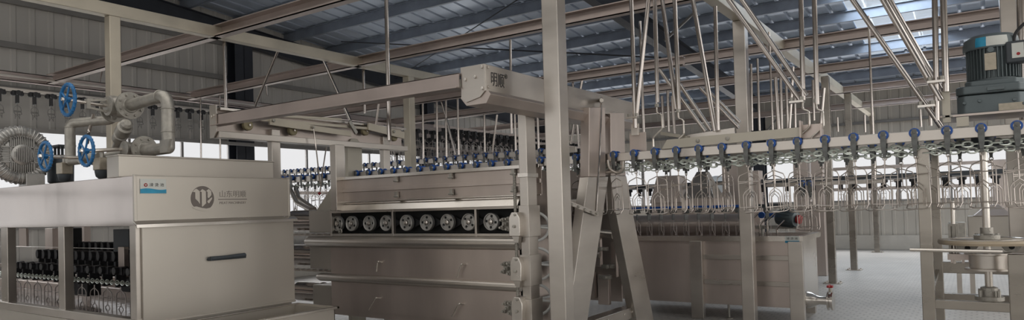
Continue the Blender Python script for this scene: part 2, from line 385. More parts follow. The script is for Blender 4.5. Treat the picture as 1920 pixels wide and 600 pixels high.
def post(x, y, z1, w, d, m, label, z0=0, plate=True, name='steel_post', group=None, plate_w=0.3):
    t = thing(name, label, 'post', (x, y, z0), group); t['kind'] = 'thing'
    MB().box(x - w / 2, x + w / 2, y - d / 2, y + d / 2, z0, z1).build('shaft', m, t, bevel=0.008)
    if plate:
        q = plate_w / 2; mb = MB().box(x - q, x + q, y - q, y + q, z0, z0 + 0.012)
        for sx in (-1, 1):
            for sy in (-1, 1): mb.bolt((x + sx * q * .75, y + sy * q * .75, z0 + 0.012), (0, 0, 1), 0.014, 0.02)
        mb.build('foot_plate', STEEL, t)
    return t
solid(-7.97, -7.84, 1.0, 10.6, 3.83, 3.97, BEAMC, 'ceiling_beam', 'long cream filmed beam crossing the upper left and carried by the square post')
chan((-12.6, 5.1, 3.83), (2.5, 5.1, 3.83), 0.10, 0.15, label='pinkish steel channel beam, nearest of those crossing towards the upper middle', open_to=1)
chan((-12.6, 7.5, 3.83), (3.5, 7.5, 3.83), 0.10, 0.15, label='pinkish steel channel beam crossing behind the big square post below the roof', open_to=1)
chan((-12.6, 10.9, 3.83), (3.5, 10.9, 3.83), 0.10, 0.15, label='third steel channel beam back, above the boxy beam', open_to=1)
chan((-12.6, 13.4, 3.83), (3.5, 13.4, 3.83), 0.10, 0.15, label='fourth steel channel beam back, just above the boxy beam end', open_to=1)
chan((-12.6, 16.4, 3.83), (3.5, 16.4, 3.83), 0.10, 0.15, label='fifth steel channel beam back under the roof', open_to=1)
chan((-12.6, 19.4, 3.83), (6.5, 19.4, 3.83), 0.10, 0.15, label='rearmost steel channel beam beside the back wall', open_to=1)
solid(-2.47, -2.33, 3.5, 21.9, 3.84, 3.99, BEAMC, 'ceiling_beam', 'bright cream beam running away above the row of posts at the right')
chan((-12.7, 1.0, 3.83), (-12.7, 16, 3.83), 0.1, 0.15, label='steel channel beam running beside the left wall', open_to=-1)
chan((-12.6, 9.5, 3.53), (-3.4, 9.5, 3.53), 0.10, 0.13, label='lower pinkish channel beam carrying the thin rods of the higher rear rail', open_to=1)
chan((-12.6, 10.45, 3.36), (-3.4, 10.45, 3.36), 0.10, 0.12, label='lowest pinkish channel beam seen under the boxy beam', open_to=1)
chan((-10.6, 8.0, 3.3), (-10.6, 20, 3.3), 0.1, 0.12, label='low steel channel beam above the far conveyor rows', open_to=1)
post(-7.9, 3.8, 3.83, 0.12, 0.12, BEAMC, 'square cream post standing behind the blue valve wheels', z0=1.93, plate=False)
post(-7.9, 8.6, 3.83, 0.14, 0.14, BEAMC, 'cream square post behind the plucking machine, left of the boxy beam')
p = AY(1046, 300, 4.95)
post(p.x, 4.95, 4.6, 0.15, 0.15, STEEL, 'big square steel post in the middle, in front of everything', plate=True)
post(-2.4, 8.75, 3.84, 0.15, 0.15, STEEL, 'tall steel post standing in front of the long tank')
for i, (px, py, w) in enumerate(((1562, 531, .13), (1602, 506, .13), (1645, 473, .13))):
    p = AZ(px, py, 0)
    post(p.x, p.y, 3.84, w, w, STEELSHADE, 'steel post with foot plate on the open floor, %s behind the tank post' % ('first', 'second', 'third and farthest')[i])
p = AY(1893, 20, 8.3)
post(p.x, 8.3, 4.6, 0.16, 0.16, STEEL, 'cream square post rising behind the geared motor')

# rods
def rod(pts, r, label, name='hanger_rod', m=STEELT, group=None):
    return tag(MB().tube(pts, r, 16).build(name, m), label, 'rod', group)
def rodpx(a, b, Y, r, label, Y2=None, ext=None, **k):
    p, q = AY(a[0], a[1], Y), AY(b[0], b[1], Y2 or Y)
    if a[1] == -30: ext = 3.83 if Y == 5.1 else 3.9
    if ext: p = q + (p - q) * ((ext - q.z) / (p.z - q.z))
    return rod([p, q], r, label, **k)
YR = 6.4
solid(-3.1, 3.4, 6.33, 6.47, 3.9, 4.03, BEAMC, 'ceiling_beam', 'cream beam above the front conveyor rail from which its hanger rods drop')
rodpx((1183, -30), (1191, 240), YR, .022, 'upright hanger rod, leftmost of the cluster over the conveyor rail')
rodpx((1219, -30), (1193, 218), YR, .022, 'hanger rod leaning left down to the leftmost upright rod')
rodpx((1200, 40), (1207, 250), 8.0, .018, 'thin upright rod behind the leftmost leaning rod')
rodpx((1227, -30), (1233, 192), YR, .021, 'upright hanger rod ending in a small hook beside the rail plate')
rodpx((1238, -30), (1268, 205), YR, .021, 'hanger rod leaning right, left of the second upright pair')
rodpx((1264, -30), (1273, 205), YR, .022, 'upright hanger rod with a bent hook over the left end of the rail plate')
rodpx((1294, -30), (1341, 246), YR, .022, 'hanger rod leaning right down to the middle of the rail plate')
rodpx((1341, 12), (1346, 246), 6.6, .020, 'upright hanger rod rising from the middle of the rail plate')
rodpx((1236, 130), (1323, 247), 6.5, .018, 'short diagonal brace rod, left of the pair above the rail plate')
rodpx((1262, 140), (1334, 245), 6.5, .018, 'short diagonal brace rod, right of the pair above the rail plate')
rodpx((1313, 165), (1385, 240), 6.7, .016, 'thin diagonal rod reaching the tank post, lower one')
rodpx((1323, 165), (1387, 230), 6.7, .016, 'thin diagonal rod reaching the tank post, upper one')
rodpx((1345, -30), (1500, 188), YR, .022, 'long diagonal rod, left of the pair dropping towards the bracket plate')
rodpx((1371, -30), (1512, 178), YR, .022, 'long diagonal rod, right of the pair dropping towards the bracket plate')
rodpx((1501, -30), (1506, 188), YR, .021, 'upright hanger rod above the bracket plate, left one')
rodpx((1526, -30), (1532, 196), YR, .021, 'upright hanger rod above the bracket plate, right one')
rodpx((1578, -30), (1765, 238), YR, .021, 'long thin diagonal rod falling across the roof to the rail')
rodpx((1640, -30), (1764, 188), YR, .026, 'thick diagonal rod falling to the motor mounting')
rodpx((1652, -30), (1770, 180), 6.75, .020, 'diagonal rod close behind the thick diagonal rod')
rodpx((1752, -30), (1757, 228), YR, .021, 'upright rod beside the motor, left of the pair')
rodpx((1768, -30), (1774, 172), YR, .024, 'upright rod beside the motor, right of the pair')
rodpx((1912, -30), (1919, 225), 7.1, .028, 'upright rod right of the motor terminal box')
rodpx((1454, 145), (1460, 247), 7.4, .018, 'thin upright bar behind the rail, left of the diagonal pair')
for i, (x0, y0, x1, y1, Y) in enumerate(((1463, 120, 1466, 245, 9.0), (1474, 160, 1477, 245, 9.5), (1487, 125, 1480, 242, 9.0), (1490, 180, 1491, 240, 10), (1420, 110, 1424, 245, 10), (1408, 120, 1410, 245, 9.2), (1524, 150, 1526, 226, 10), (1545, 165, 1537, 250, 8.4), (1621, 215, 1622, 248, 12), (1570, 220, 1571, 247, 13), (1743, 200, 1745, 236, 9), (1725, 205, 1727, 238, 12))):
    rodpx((x0, y0), (x1, y1), Y, .017, 'thin upright rod behind the rail, %s from the tank post to the right' % ordn(i + 1))
rodpx((724, -30), (730, 263), 5.1, .022, 'long upright rod hanging from the nearest channel beam past the front gantry beam')
rod([AY(420, 76, 5.25), AY(424, 214, 5.25)], .022, 'upright rod hanging where the cream beam meets the first channel beam')
rod([AY(681, 121, 7.7), AY(684, 212, 7.7)], .022, 'upright rod hanging where the cream beam meets the second channel beam')
rodpx((521, 95), (478, 200), 6.4, .020, 'rod leaning left beneath the cream beam')
rodpx((605, 110), (657, 226), 7.0, .022, 'rod leaning right down to the roller carriage')
rodpx((957, 74), (959, 250), 7.5, .018, 'upright rod hanging from the second channel beam behind the boxy beam')
for i, (x0, y0, x1, y1, Y) in enumerate(((27, 140, 29, 232, 7.0), (105, 146, 107, 236, 7.2), (140, 136, 141, 175, 6.3), (192, 128, 184, 172, 6.2), (376, 178, 377, 300, 7.5), (412, 172, 413, 298, 7.6), (500, 155, 501, 180, 8))):
    rodpx((x0, y0), (x1, y1), Y, .016, 'thin grey upright rod behind the valves, %s from the far left' % ordn(i + 1))
for i, (x0, y0, x1, y1, Y) in enumerate(((819, 183, 820, 296, 9.5), (826, 183, 855, 290, 9.5), (836, 180, 837, 296, 9.5), (858, 180, 860, 290, 9.5), (908, 210, 909, 285, 10.5), (932, 215, 923, 285, 10.5), (965, 205, 967, 285, 9.5), (793, 225, 794, 300, 9.5), (710, 195, 704, 240, 8), (1008, 215, 1010, 285, 9.5), (1078, 225, 1070, 270, 9.5), (1082, 235, 1086, 275, 9.5), (1241, 180, 1245, 240, 9), (1252, 170, 1254, 247, 9), (1260, 180, 1265, 250, 9))):
    rodpx((x0, y0), (x1, y1), Y, .020, ext=3.54 if Y == 9.5 else None, label='thin far hanger rod above the rear conveyor rows, %s counted from the left post' % ordn(i + 1))
# ------------------------------------------------------------------ scalding tank (left)
XF, YS = -5.6, 2.84          # front face plane (faces +X) and side face plane (faces -Y)
YE = 4.34; XE = -11.2
T = thing('scalding_tank', 'large stainless scalding tank hood with a blank door and dark handle at the left', 'machine', (XF, YS, 0))
# side hood: sheet with depth
mb = MB(); mb.box(XE, XF - 0.012, YS, YS + 0.012, 1.535, 1.93); mb.box(XE, XF, YS, YS + 0.03, 1.525, 1.54)
mb.build('side_hood_panel', HOODM, T, bevel=0.004)
mb = MB(); mb.box(XF - 0.012, XF, YS, YE, 1.555, 1.935); mb.box(XF - 0.01, XF + 0.006, YS, YE + 0.01, 1.928, 1.937); mb.box(XF - 0.02, XF + 0.004, YS - 0.004, YS + 0.02, 1.54, 1.94); mb.box(XF - 0.02, XF + 0.004, YE - 0.015, YE + 0.005, 1.54, 1.94)
mb.build('front_hood_panel', TANKM, T, bevel=0.003)
MB().box(XE + .01, XF - .02, YS + .02, YE - .02, 1.90, 1.926).build('hood_top', STEELP, T)
MB().prism([(0, 0), (0.05, -0.03), (0.055, -0.055), (0.045, -0.055), (0.04, -0.035), (-0.02, 0)], (XF, YS - 0.01, 1.565), (1, 0, 0), (0, 0, 1), (0, YE - YS + 0.06, 0)).build('drip_lip', STEELB, T)
mb = MB(); mb.box(XF - 0.01, XF + 0.015, YS + 0.05, YE + 0.03, 0.72, 1.53)
mb.box(XF + 0.0, XF + 0.028, YS + 0.05, YE + 0.03, 0.72, 0.74)
d = mb.build('door', TANKM, T, bevel=0.005)
hb = MB(); hb.tube([(XF + 0.015, 3.46, 1.21), (XF + 0.06, 3.465, 1.21), (XF + 0.06, 3.79, 1.22), (XF + 0.015, 3.795, 1.22)], 0.016, 8); hb.box(XF + 0.04, XF + 0.068, 3.455, 3.80, 1.195, 1.232)
hb.build('handle', MOTORD, d, bevel=0.006)
for x, w, lab in ((-5.66, 0.10, 'corner'), (-6.93, 0.12, 'mid'), (-8.2, 0.16, 'left'), (-9.7, 0.12, 'far')):
    MB().box(x - w / 2, x + w / 2, YS + 0.01, YS + 0.09, 0.0, 1.54).build('corner_post', STEEL, T, bevel=0.006)
for x in (-5.7, -6.93, -8.2, -9.7):
    MB().box(x - 0.04, x + 0.04, YE - 0.09, YE - 0.01, 0.0, 1.9).build('rear_post', STEELP, T, bevel=0.006)
mb = MB(); mb.box(XE, XF, YS - 0.01, YS + 0.07, 0.70, 0.775); mb.build('bottom_rail', STEEL, T, bevel=0.005)
MB().box(XE, XF - 0.05, YS - 0.02, YS + 0.02, 0.12, 0.70).build('lower_panel', TANKM, T)
MB().box(XF - 0.04, XF, YS, YE, 0.12, 0.72).build('lower_end_panel', TANKM, T)
MB().box(XE, XF - 0.05, YS + 0.1, YE - 0.1, 0.66, 0.685).build('water_tray', WATER, T)
MB().box(XE, XF - 0.05, YE - 0.13, YE - 0.09, 0.70, 0.86).build('rear_rail', STEELP, T)
# box riser behind the hood
p0 = AX(220, 292, -5.82); mb = MB(); mb.box(-6.0, -5.80, p0.y, YE - 0.03, 1.927, 2.105); mb.box(-6.0, -5.79, p0.y - 0.01, YE - 0.02, 2.10, 2.115)
mb.build('riser_box', TANKM, T, bevel=0.005)
# interior parts: hanging bracket plates and dark chutes seen through the openings
def inbox(px0, px1, py0, py1, Y, d, m, nm):
    a = AY(px0, py0, Y); b = AY(px1, py1, Y); return MB().box(a.x, b.x, Y, Y + d, a.z, b.z).build(nm, m, T, bevel=0.004)
inbox(35, 49, 428, 462, 3.5, 0.03, STEELP, 'hanging_bracket'); inbox(122, 138, 428, 475, 3.9, 0.1, RUBBER, 'drop_pipe')
inbox(84, 99, 428, 500, 4.1, 0.08, STEELP, 'inner_post'); inbox(212, 242, 430, 500, 3.7, 0.12, MOTORD, 'inner_motor_box'); inbox(221, 233, 463, 520, 3.6, 0.05, STEELP, 'inner_arm')
inbox(132, 164, 520, 556, 3.5, 0.14, RUBBER, 'black_block'); inbox(225, 243, 522, 548, 3.5, 0.14, RUBBER, 'black_block'); inbox(0, 245, 500, 508, 4.05, 0.06, STEELP, 'inner_rail')
inbox(0, 245, 536, 544, 3.95, 0.06, STEELP, 'inner_rail'); inbox(0, 245, 462, 467, 3.62, 0.04, STEEL, 'inner_chain_rail')
# label plate
S = T
mb = MB(); mb.box(XF + 0.002, XF + 0.006, 2.885, 3.10, 1.785, 1.905); lp = mb.build('name_label', LABW, T)
mb = MB(); k = 12; poly = [(2.885 + 0.215 * i / k, 1.822 + 0.006 * math.sin(i / k * 6.0)) for i in range(k + 1)] + [(3.10, 1.787), (2.885, 1.787)]
mb.prism([(a - 2.885, b - 1.787) for a, b in poly], (XF + 0.006, 2.885, 1.787), (0, 1, 0), (0, 0, 1), (0.0015, 0, 0)); mb.build('blue_wave', LABB, lp)
mb = MB(); mb.lathe([(0.015, 0), (0.015, 0.0015)], (XF + 0.006, 2.930, 1.855), (1, 0, 0), 20); mb.build('red_emblem', REDP, lp)
mb = MB(); mb.prism([(-0.009, 0.008), (0, 0.003), (0.009, 0.008), (0, -0.010)], (XF + 0.0075, 2.930, 1.855), (0, 1, 0), (0, 0, 1), (0.001, 0, 0)); mb.build('emblem_mark', LABW, lp)
text('lettering', '浸 烫 池', 0.030, (XF + 0.007, 3.020, 1.855), (0, 1, 0), (0, 0, 1), INK, lp, 0.0006, sx=1.15)
# etched emblem
lg = MB().lathe([(0.108, 0), (0.108, 0.002)], (XF + 0.001, 3.425, 1.742), (1, 0, 0), 40).build('etched_emblem', ETCH, T)
def poly(pts, m=TANKM, nm='emblem_mark', off=0.003, par=lg):
    MB().prism([((a - 276) / 8.57 * .00466 * 1.13, -(b - 305) / 8.57 * .00466) for a, b in pts], (XF + off, 3.425, 1.742), (0, 1, 0), (0, 0, 1), (0.0012, 0, 0)).build(nm, m, par, smooth=False)
poly([(125, 200), (160, 160), (185, 150), (232, 190), (232, 395), (205, 350), (165, 310), (165, 205)])
poly([(235, 195), (272, 155), (325, 190), (325, 385), (268, 440), (262, 430), (262, 200)])
poly([(332, 185), (370, 152), (410, 190), (410, 250), (370, 300), (352, 290), (352, 200)])
poly([(345, 350), (418, 285), (418, 315), (372, 385), (355, 375)])
poly([(110, 440), (180, 432), (250, 455), (330, 470), (440, 445), (420, 480), (330, 515), (240, 500), (150, 470)])
text('lettering', '山东明顺', 0.066, (XF + 0.0015, 3.72, 1.776), (0, 1, 0), (0, 0, 1), ETCHL, T, 0.0006, sx=1.05)
MB().box(XF + 0.0005, XF + 0.002, 3.575, 3.865, 1.729, 1.735).build('etched_line', ETCH, T)
text('lettering', 'MEAT MACHINERY', 0.032, (XF + 0.0015, 3.72, 1.70), (0, 1, 0), (0, 0, 1), ETCHL, T, 0.0006, sx=1.0)

# gutter trough at the tank's foot
G = thing('drain_trough', 'shallow open stainless trough along the foot of the scalding tank door', 'trough', (-5.3, 3.4, 0.5))
x0, x1, y0, y1, zt = -5.55, -4.98, 2.2, 4.34, 0.70
mb = MB(); mb.box(x0, x1, y0, y1, 0.42, 0.44); mb.box(x0, x0 + .012, y0, y1, .42, zt); mb.box(x1 - .012, x1, y0, y1, .42, zt); mb.box(x0, x1, y0, y0 + .012, .42, zt); mb.box(x0, x1, y1 - .012, y1, .42, zt)
mb.build('basin', TANKM, G, bevel=0.003)
mb = MB(); mb.box(x1 - .012, x1 + .03, y0, y1 + .03, zt - .01, zt + .012); mb.box(x0, x1 + .03, y1, y1 + .03, zt - .01, zt + .012); mb.box(x0 - .0, x0 + .035, y0, y1, zt - .0, zt + .012)
mb.build('rim', STEELB, G, bevel=0.004)
for yy in (2.4, 4.2):
    for xx in (x0 + .05, x1 - .05): MB().box(xx - .02, xx + .02, yy - .02, yy + .02, 0, 0.42).build('leg', STEEL, G)

# ------------------------------------------------------------------ blower
BC = AY(38, 291, 3.42); BR = 0.34
B = thing('ring_blower', 'round grey ribbed ring blower standing on the tank hood at the far left', 'blower', (BC.x, BC.y, 1.927))
mb = MB(); mb.torus(BC, (0, 1, 0), BR - 0.075, 0.075, 48, 14); mb.build('ring_casing', ALU, B)
mb = MB()
for i in range(44):
    t = 2 * math.pi * i / 44; c = BC + V(math.cos(t), 0, math.sin(t)) * (BR - 0.075); tt = V(-math.sin(t), 0, math.cos(t))
    mb.torus(c, tt, 0.079, 0.0085, 14, 5)
mb.build('casing_ribs', ALU, B)
mb = MB(); mb.lathe([(BR - 0.12, 0), (BR - 0.12, 0.05), (BR - 0.15, 0.07), (0.12, 0.075), (0.12, 0.10), (0.09, 0.12)], BC + V(0, 0.02, 0), (0, -1, 0), 40); mb.build('cover_disc', ALU, B)
mb = MB()
yy = BC.y - 0.075
for i in range(-9, 10):
    x = i * 0.022; h = math.sqrt(max(0, (BR - 0.125) ** 2 - x * x))
    if abs(x) < 0.12:
        mb.box(BC.x + x - .004, BC.x + x + .004, yy, yy + .04, BC.z + 0.085, BC.z + h); mb.box(BC.x + x - .004, BC.x + x + .004, yy, yy + .04, BC.z - h, BC.z - 0.085)
for i in range(-4, 5):
    z = i * 0.02; h = math.sqrt((BR - 0.125) ** 2 - z * z)
    mb.box(BC.x + 0.11, BC.x + h, yy, yy + .04, BC.z + z - .004, BC.z + z + .004); mb.box(BC.x - h, BC.x - 0.11, yy, yy + .04, BC.z + z - .004, BC.z + z + .004)
mb.box(BC.x - .13, BC.x - .12, yy - .004, yy + .03, BC.z - .2, BC.z + .2); mb.box(BC.x + .11, BC.x + .12, yy - .004, yy + .03, BC.z - .2, BC.z + .2)
mb.box(BC.x - .22, BC.x + .22, yy - .004, yy + .03, BC.z + .085, BC.z + .095); mb.box(BC.x - .22, BC.x + .22, yy - .004, yy + .03, BC.z - .095, BC.z - .085)
mb.build('cooling_fins', ALU, B)
mb = MB(); mb.torus(BC - V(0, 0.06, 0), (0, 1, 0), BR - 0.12, 0.007, 48, 6); mb.torus(BC - V(0, 0.08, 0), (0, 1, 0), 0.10, 0.007, 30, 6); mb.build('trim_ring', ALU, B)
mb = MB(); 
for i in range(-5, 6):
    h = math.sqrt(max(0, 0.095 ** 2 - (i * .018) ** 2)); mb.box(BC.x + i * .018 - .004, BC.x + i * .018 + .004, BC.y - .125, BC.y - .08, BC.z - h, BC.z + h)
mb.build('centre_grille', ALU, B)
MB().box(BC.x + 0.02, BC.x + 0.22, BC.y - 0.1, BC.y + 0.12, 1.93, BC.z - 0.22).build('foot', ALU, B, bevel=0.01)

B.rotation_euler.z = R(90)
# ------------------------------------------------------------------ valves and pipes on the hood
def handwheel(c, axis, r, par, m=BLUE, spokes=5):
    c = Vector(c); ax = Vector(axis).normalized(); a = V(0, 0, 1); u = a; w = ax.cross(u)
    o = MB(); o.torus(c, ax, r, r * 0.11, 36, 10); 
    for i in range(spokes):
        t = 2 * math.pi * i / spokes + 0.3; o.tube([c - ax * 0.01, c + (u * math.cos(t) + w * math.sin(t)) * r * 0.97], r * 0.065, 6)
    o.lathe([(r * .2, -.02), (r * .2, .012), (r * .12, .02)], c, ax, 14)
    # grip waves round the rim
    for i in range(24):
        t = 2 * math.pi * i / 24; o.lathe([(r * .05, -.012), (r * .07, 0), (r * .05, .012)], c + (u * math.cos(t) + w * math.sin(t)) * r * 1.06, ax, 6)
    h = o.build('handwheel', m, par)
    MB().lathe([(.012, 0), (.018, .003), (.014, .02), (.0, .022)], c - ax * 0.03, -ax, 6).build('wheel_nut', STEELB, h)
    return h
def flange(mb, c, ax, r, t=0.022, nb=8):
    c = Vector(c); ax = Vector(ax).normalized(); mb.lathe([(r, 0), (r, t), (r * .55, t + .004), (r * .5, t + .012)], c, ax, 30)
    u = V(0, 0, 1) if abs(ax.z) < .9 else V(1, 0, 0); w = ax.cross(u)
    for i in range(nb):
        a = 2 * math.pi * (i + .5) / nb; mb.bolt(c + ax * t + (u * math.cos(a) + w * math.sin(a)) * r * .78, ax, r * .09, .018)
# upper valve
VY = 3.22; VZ = 2.62
W1 = AX(127, 187, -6.55)
A = thing('gate_valve', 'upper gate valve with a blue handwheel and round bolted flanges', 'valve', (-6.55, VY, VZ))
mb = MB(); mb.lathe([(.075, -.14), (.07, -.10), (.095, -.05), (.10, 0), (.095, .05), (.07, .10), (.075, .14)], (-6.55, VY, VZ), (1, 0, 0), 22)
mb.lathe([(.10, 0), (.085, .05), (.075, .1), (.09, .105), (.09, .125), (.05, .14)], (-6.55, VY, VZ), (0, -1, 0), 20); mb.build('body', CAST, A)
mb = MB(); flange(mb, (-6.41, VY, VZ), (1, 0, 0), .125); mb.build('flange', CAST, A); mb = MB(); flange(mb, (-6.69, VY, VZ), (-1, 0, 0), .125); mb.build('flange', CAST, A)
mb = MB(); y0 = VY - .13; 
for s in (-1, 1): mb.bar((-6.55, y0, VZ + s * .055), (-6.55, y0 - .16, VZ + s * .03), .02, .02)
mb.box(-6.575, -6.525, y0 - .18, y0 - .15, VZ - .045, VZ + .045); mb.build('yoke', CAST, A)
MB().tube([(-6.55, y0, VZ), (-6.55, W1.y, W1.z)], .016, 10).build('stem', STEELB, A)
handwheel(W1, (0, 1, 0), .135, A)
# lower right valve
W2 = AX(162, 283, -6.3); Z2 = W2.z + .03
A = thing('gate_valve', 'lower gate valve beside the riser box, its blue handwheel below the upper one', 'valve', (-6.3, VY, Z2))
mb = MB(); mb.lathe([(.06, -.11), (.055, -.08), (.075, -.04), (.08, 0), (.075, .04), (.055, .08), (.06, .11)], (-6.28, VY, Z2), (1, 0, 0), 22)
mb.lathe([(.08, 0), (.065, .05), (.06, .1), (.075, .105), (.075, .12), (.04, .135)], (-6.28, VY, Z2), (0, -1, 0), 20); mb.build('body', CAST, A)
mb = MB(); flange(mb, (-6.17, VY, Z2), (1, 0, 0), .115); mb.build('flange', CAST, A)
MB().tube([(-6.3, VY - .12, Z2), (W2.x, W2.y, W2.z)], .017, 10).build('stem', STEELB, A)
handwheel(W2, (0, 1, 0), .125, A)
# left valve
W3 = AX(85, 293, -6.6)
A = thing('gate_valve', 'leftmost gate valve with a blue handwheel turned towards the blower', 'valve', (-6.6, 2.9, W3.z))
mb = MB(); mb.lathe([(.045, -.10), (.04, -.07), (.062, -.03), (.066, 0), (.062, .03), (.04, .07), (.045, .10)], (-6.6, 3.0, W3.z), (1, 0, 0), 20)
mb.lathe([(.06, 0), (.05, .05), (.045, .1), (.055, .105), (.055, .12), (.03, .13)], (-6.6, 3.0, W3.z), (0, -1, 0), 18); mb.build('body', CAST, A)
MB().tube([(-6.6, 2.9, W3.z), (W3.x, W3.y, W3.z)], .015, 10).build('stem', STEELB, A)
handwheel(W3, (0, 1, 0), .118, A)
def bend(pts, rad, n=6):
    """round the corners of a polyline"""
    P = [Vector(p) for p in pts]; out = [P[0]]
    for i in range(1, len(P) - 1):
        a, b, c = P[i - 1], P[i], P[i + 1]; d0 = (a - b).normalized(); d1 = (c - b).normalized(); r = min(rad, (a - b).length * .49, (c - b).length * .49)
        s, e = b + d0 * r, b + d1 * r
        for k in range(n + 1):
            t = k / n; out.append(s * (1 - t) ** 2 + b * 2 * t * (1 - t) + e * t * t)
    out.append(P[-1]); return out
A = thing('steam_pipe', 'thick grey pipe running from the upper flange and bending down to the hood', 'pipe', (-5.8, VY, 2.2))
pe = AY(314, 178, VY)
mb = MB(); mb.tube(bend([(-6.40, VY, VZ), (pe.x, VY, pe.z), (pe.x, VY, Z2 - .0), (pe.x, VY, Z2 - .02), (-6.15, VY, Z2 - .02)], .11, 8), .052, 18); mb.build('pipe_run', CAST, A)
mb = MB(); mb.torus((pe.x, VY, pe.z - .12), (0, 0, 1), .053, .006, 20, 6); mb.torus((pe.x, VY, Z2 + .12), (0, 0, 1), .053, .006, 20, 6); mb.torus((pe.x - .12, VY, pe.z), (1, 0, 0), .053, .006, 20, 6); mb.build('weld_bead', CAST, A)
mb = MB(); mb.prism([(0, 0), (.16, 0), (.12, -.11), (0, -.11)], (pe.x - .03, VY - .06, Z2 + .045), (1, 0, 0), (0, 0, 1), (0, .02, 0)); mb.build('saddle_plate', CAST, A)
A = thing('branch_pipe', 'vertical grey pipe under the upper blue handwheel joining the left valve', 'pipe', (-6.85, 3.0, 2.2))
pv = AY(132, 290, 3.0)
mb = MB(); mb.tube(bend([(pv.x, 3.0, W3.z - .02), (pv.x, 3.0, 2.50), (-6.72, VY, 2.52), (-6.72, VY, VZ)], .06, 5), .045, 16); mb.tube([(pv.x, 3.0, W3.z), (-6.6, 3.0, W3.z)], .04, 14)
mb.tube([(-6.6, 3.0, W3.z), (-6.38, VY, Z2)], .028, 12); mb.build('pipe_run', CAST, A)
mb = MB(); mb.torus((pv.x, 3.0, 2.46), (0, 0, 1), .046, .005, 18, 6); mb.build('weld_bead', CAST, A)
A = thing('strainer', 'short tilted ribbed strainer between the upper and lower flanges', 'strainer', (-6.25, 3.3, 2.3))
c0 = AY(222, 262, 3.16); c1 = AY(238, 232, 3.12); dd = (c1 - c0)
MB().lathe([(.045, 0), (.06, .01), (.06, dd.length * .3), (.05, dd.length * .32), (.05, dd.length * .42), (.066, dd.length * .45), (.066, dd.length * .8), (.05, dd.length * .85), (.05, dd.length), (.03, dd.length + .02)], c0, dd, 20).build('body', CAST, A)
MB().tube([c0, AY(215, 280, 3.2)], .03, 12).build('neck', CAST, A)
for px, nm, lab in ((121, 'a', 'cream and grey drip cup under the left valve'), (191, 'b', 'cream and grey drip cup under the lower right valve')):
    c = AY(px, 305, 2.98); A = thing('steam_trap', lab, 'steam trap', (c.x, c.y, 1.95))
    MB().box(c.x - .062, c.x + .062, c.y - .05, c.y + .05, 2.02, 2.13).build('body', PLATE, A, bevel=0.008)
    MB().lathe([(.03, -.0), (.05, .02), (.058, .06), (.058, .075)], (c.x, c.y, 1.945), (0, 0, 1), 20).build('bowl', MOTORD, A)
    MB().tube([(c.x, c.y, 2.12), (c.x, c.y, 2.20)], .018, 10).build('neck', CAST, A)
A = thing('pressure_vessel', 'dark domed vessel behind the left valve, bolted at the top', 'vessel', (0, 0, 0)); A.location = AY(113, 290, 3.9); A.location.z = 1.927
c = AY(113, 262, 3.9)
MB().lathe([(.10, 0), (.14, .03), (.145, .28), (.12, .34), (.05, .37)], (c.x, 3.9, 1.927 + .10), (0, 0, 1), 28).build('dome', MOTORD, A)
mb = MB(); mb.box(c.x - .19, c.x + .19, 3.8, 4.0, 2.44 + .05, 2.46 + .05)
for s in (-.1, .0, .1): mb.cyl((c.x + s, 3.88, 2.38), (c.x + s, 3.88, 2.50), .015, 10)
mb.build('top_bracket', MOTORD, A); MB().box(c.x - .05, c.x + .05, 3.86, 3.94, 1.93, 2.06).build('foot', MOTORD, A)
tag(MB().tube(bend([AY(175, 214, 3.1), AY(166, 250, 3.1), AY(164, 268, 3.0)], .05), .014, 8).build('bypass_pipe', STEELT), 'thin bypass pipe slanting between the upper and lower valves', 'pipe')

# ------------------------------------------------------------------ gantry over the plucking machine
XR2 = -3.2; YG = 4.34; XC = AY(399, 220, 4.34).x
A = thing('gantry_beam', 'long dusty steel beam joining the roller carriage to the boxy lettered beam', 'beam', (XC, YG, 2.56)); A['kind'] = 'thing'
MB().box(XC - .02, -3.44, YG, YG + .012, 2.565, 2.69).box(XC - .02, -3.44, YG, YG + .09, 2.68, 2.69).box(XC - .02, -3.44, YG - .03, YG + .09, 2.565, 2.575).build('channel', BEAMP, A, bevel=0.002)
A = thing('boxy_beam', 'boxy steel beam cut with two Chinese characters near its front end', 'beam', (XR2, YG, 2.4)); A['kind'] = 'thing'
Y0, Y1 = 4.38, 7.25
MB().box(XR2 - .22, XR2, Y0, Y1, 2.52, 2.735).build('web', STEEL, A, bevel=0.004)
MB().prism([(-.24, .0), (.02, .0), (.045, -.03), (-.0, -.10), (-.20, -.10), (-.26, -.03)], (XR2, Y0 + .0, 2.52), (1, 0, 0), (0, 0, 1), (0, Y1 - Y0, 0)).build('lower_trough', STEELP, A, bevel=0.003)
mb = MB(); mb.prism([(-.24, .12), (.0, .12), (.0, -.095), (-.05, -.14), (-.19, -.17), (-.24, -.13)], (XR2, Y0 - .014, 2.615), (1, 0, 0), (0, 0, 1), (0, .014, 0)); mb.build('end_plate', STEEL, A, bevel=0.002)
mb = MB()
for x, z in ((-.19, 2.63), (-.09, 2.64), (-.02, 2.71), (-.02, 2.54)): mb.bolt((XR2 + x, Y0 - .014, z), (0, -1, 0), .014, .012)
mb.bolt((XR2, Y0 + .03, 2.71), (1, 0, 0), .012, .01); mb.bolt((XR2, Y0 + .03, 2.555), (1, 0, 0), .012, .01); mb.build('end_bolt', STEELB, A)
text('cut_lettering', '明顺', 0.125, (XR2 + .001, 4.545, 2.62), (0, 1, 0), (0, 0, 1), INK, A, 0.0015, sx=.78)
text('cut_lettering', '®', 0.055, (XR2 + .001, 4.665, 2.67), (0, 1, 0), (0, 0, 1), INK, A, 0.0015)
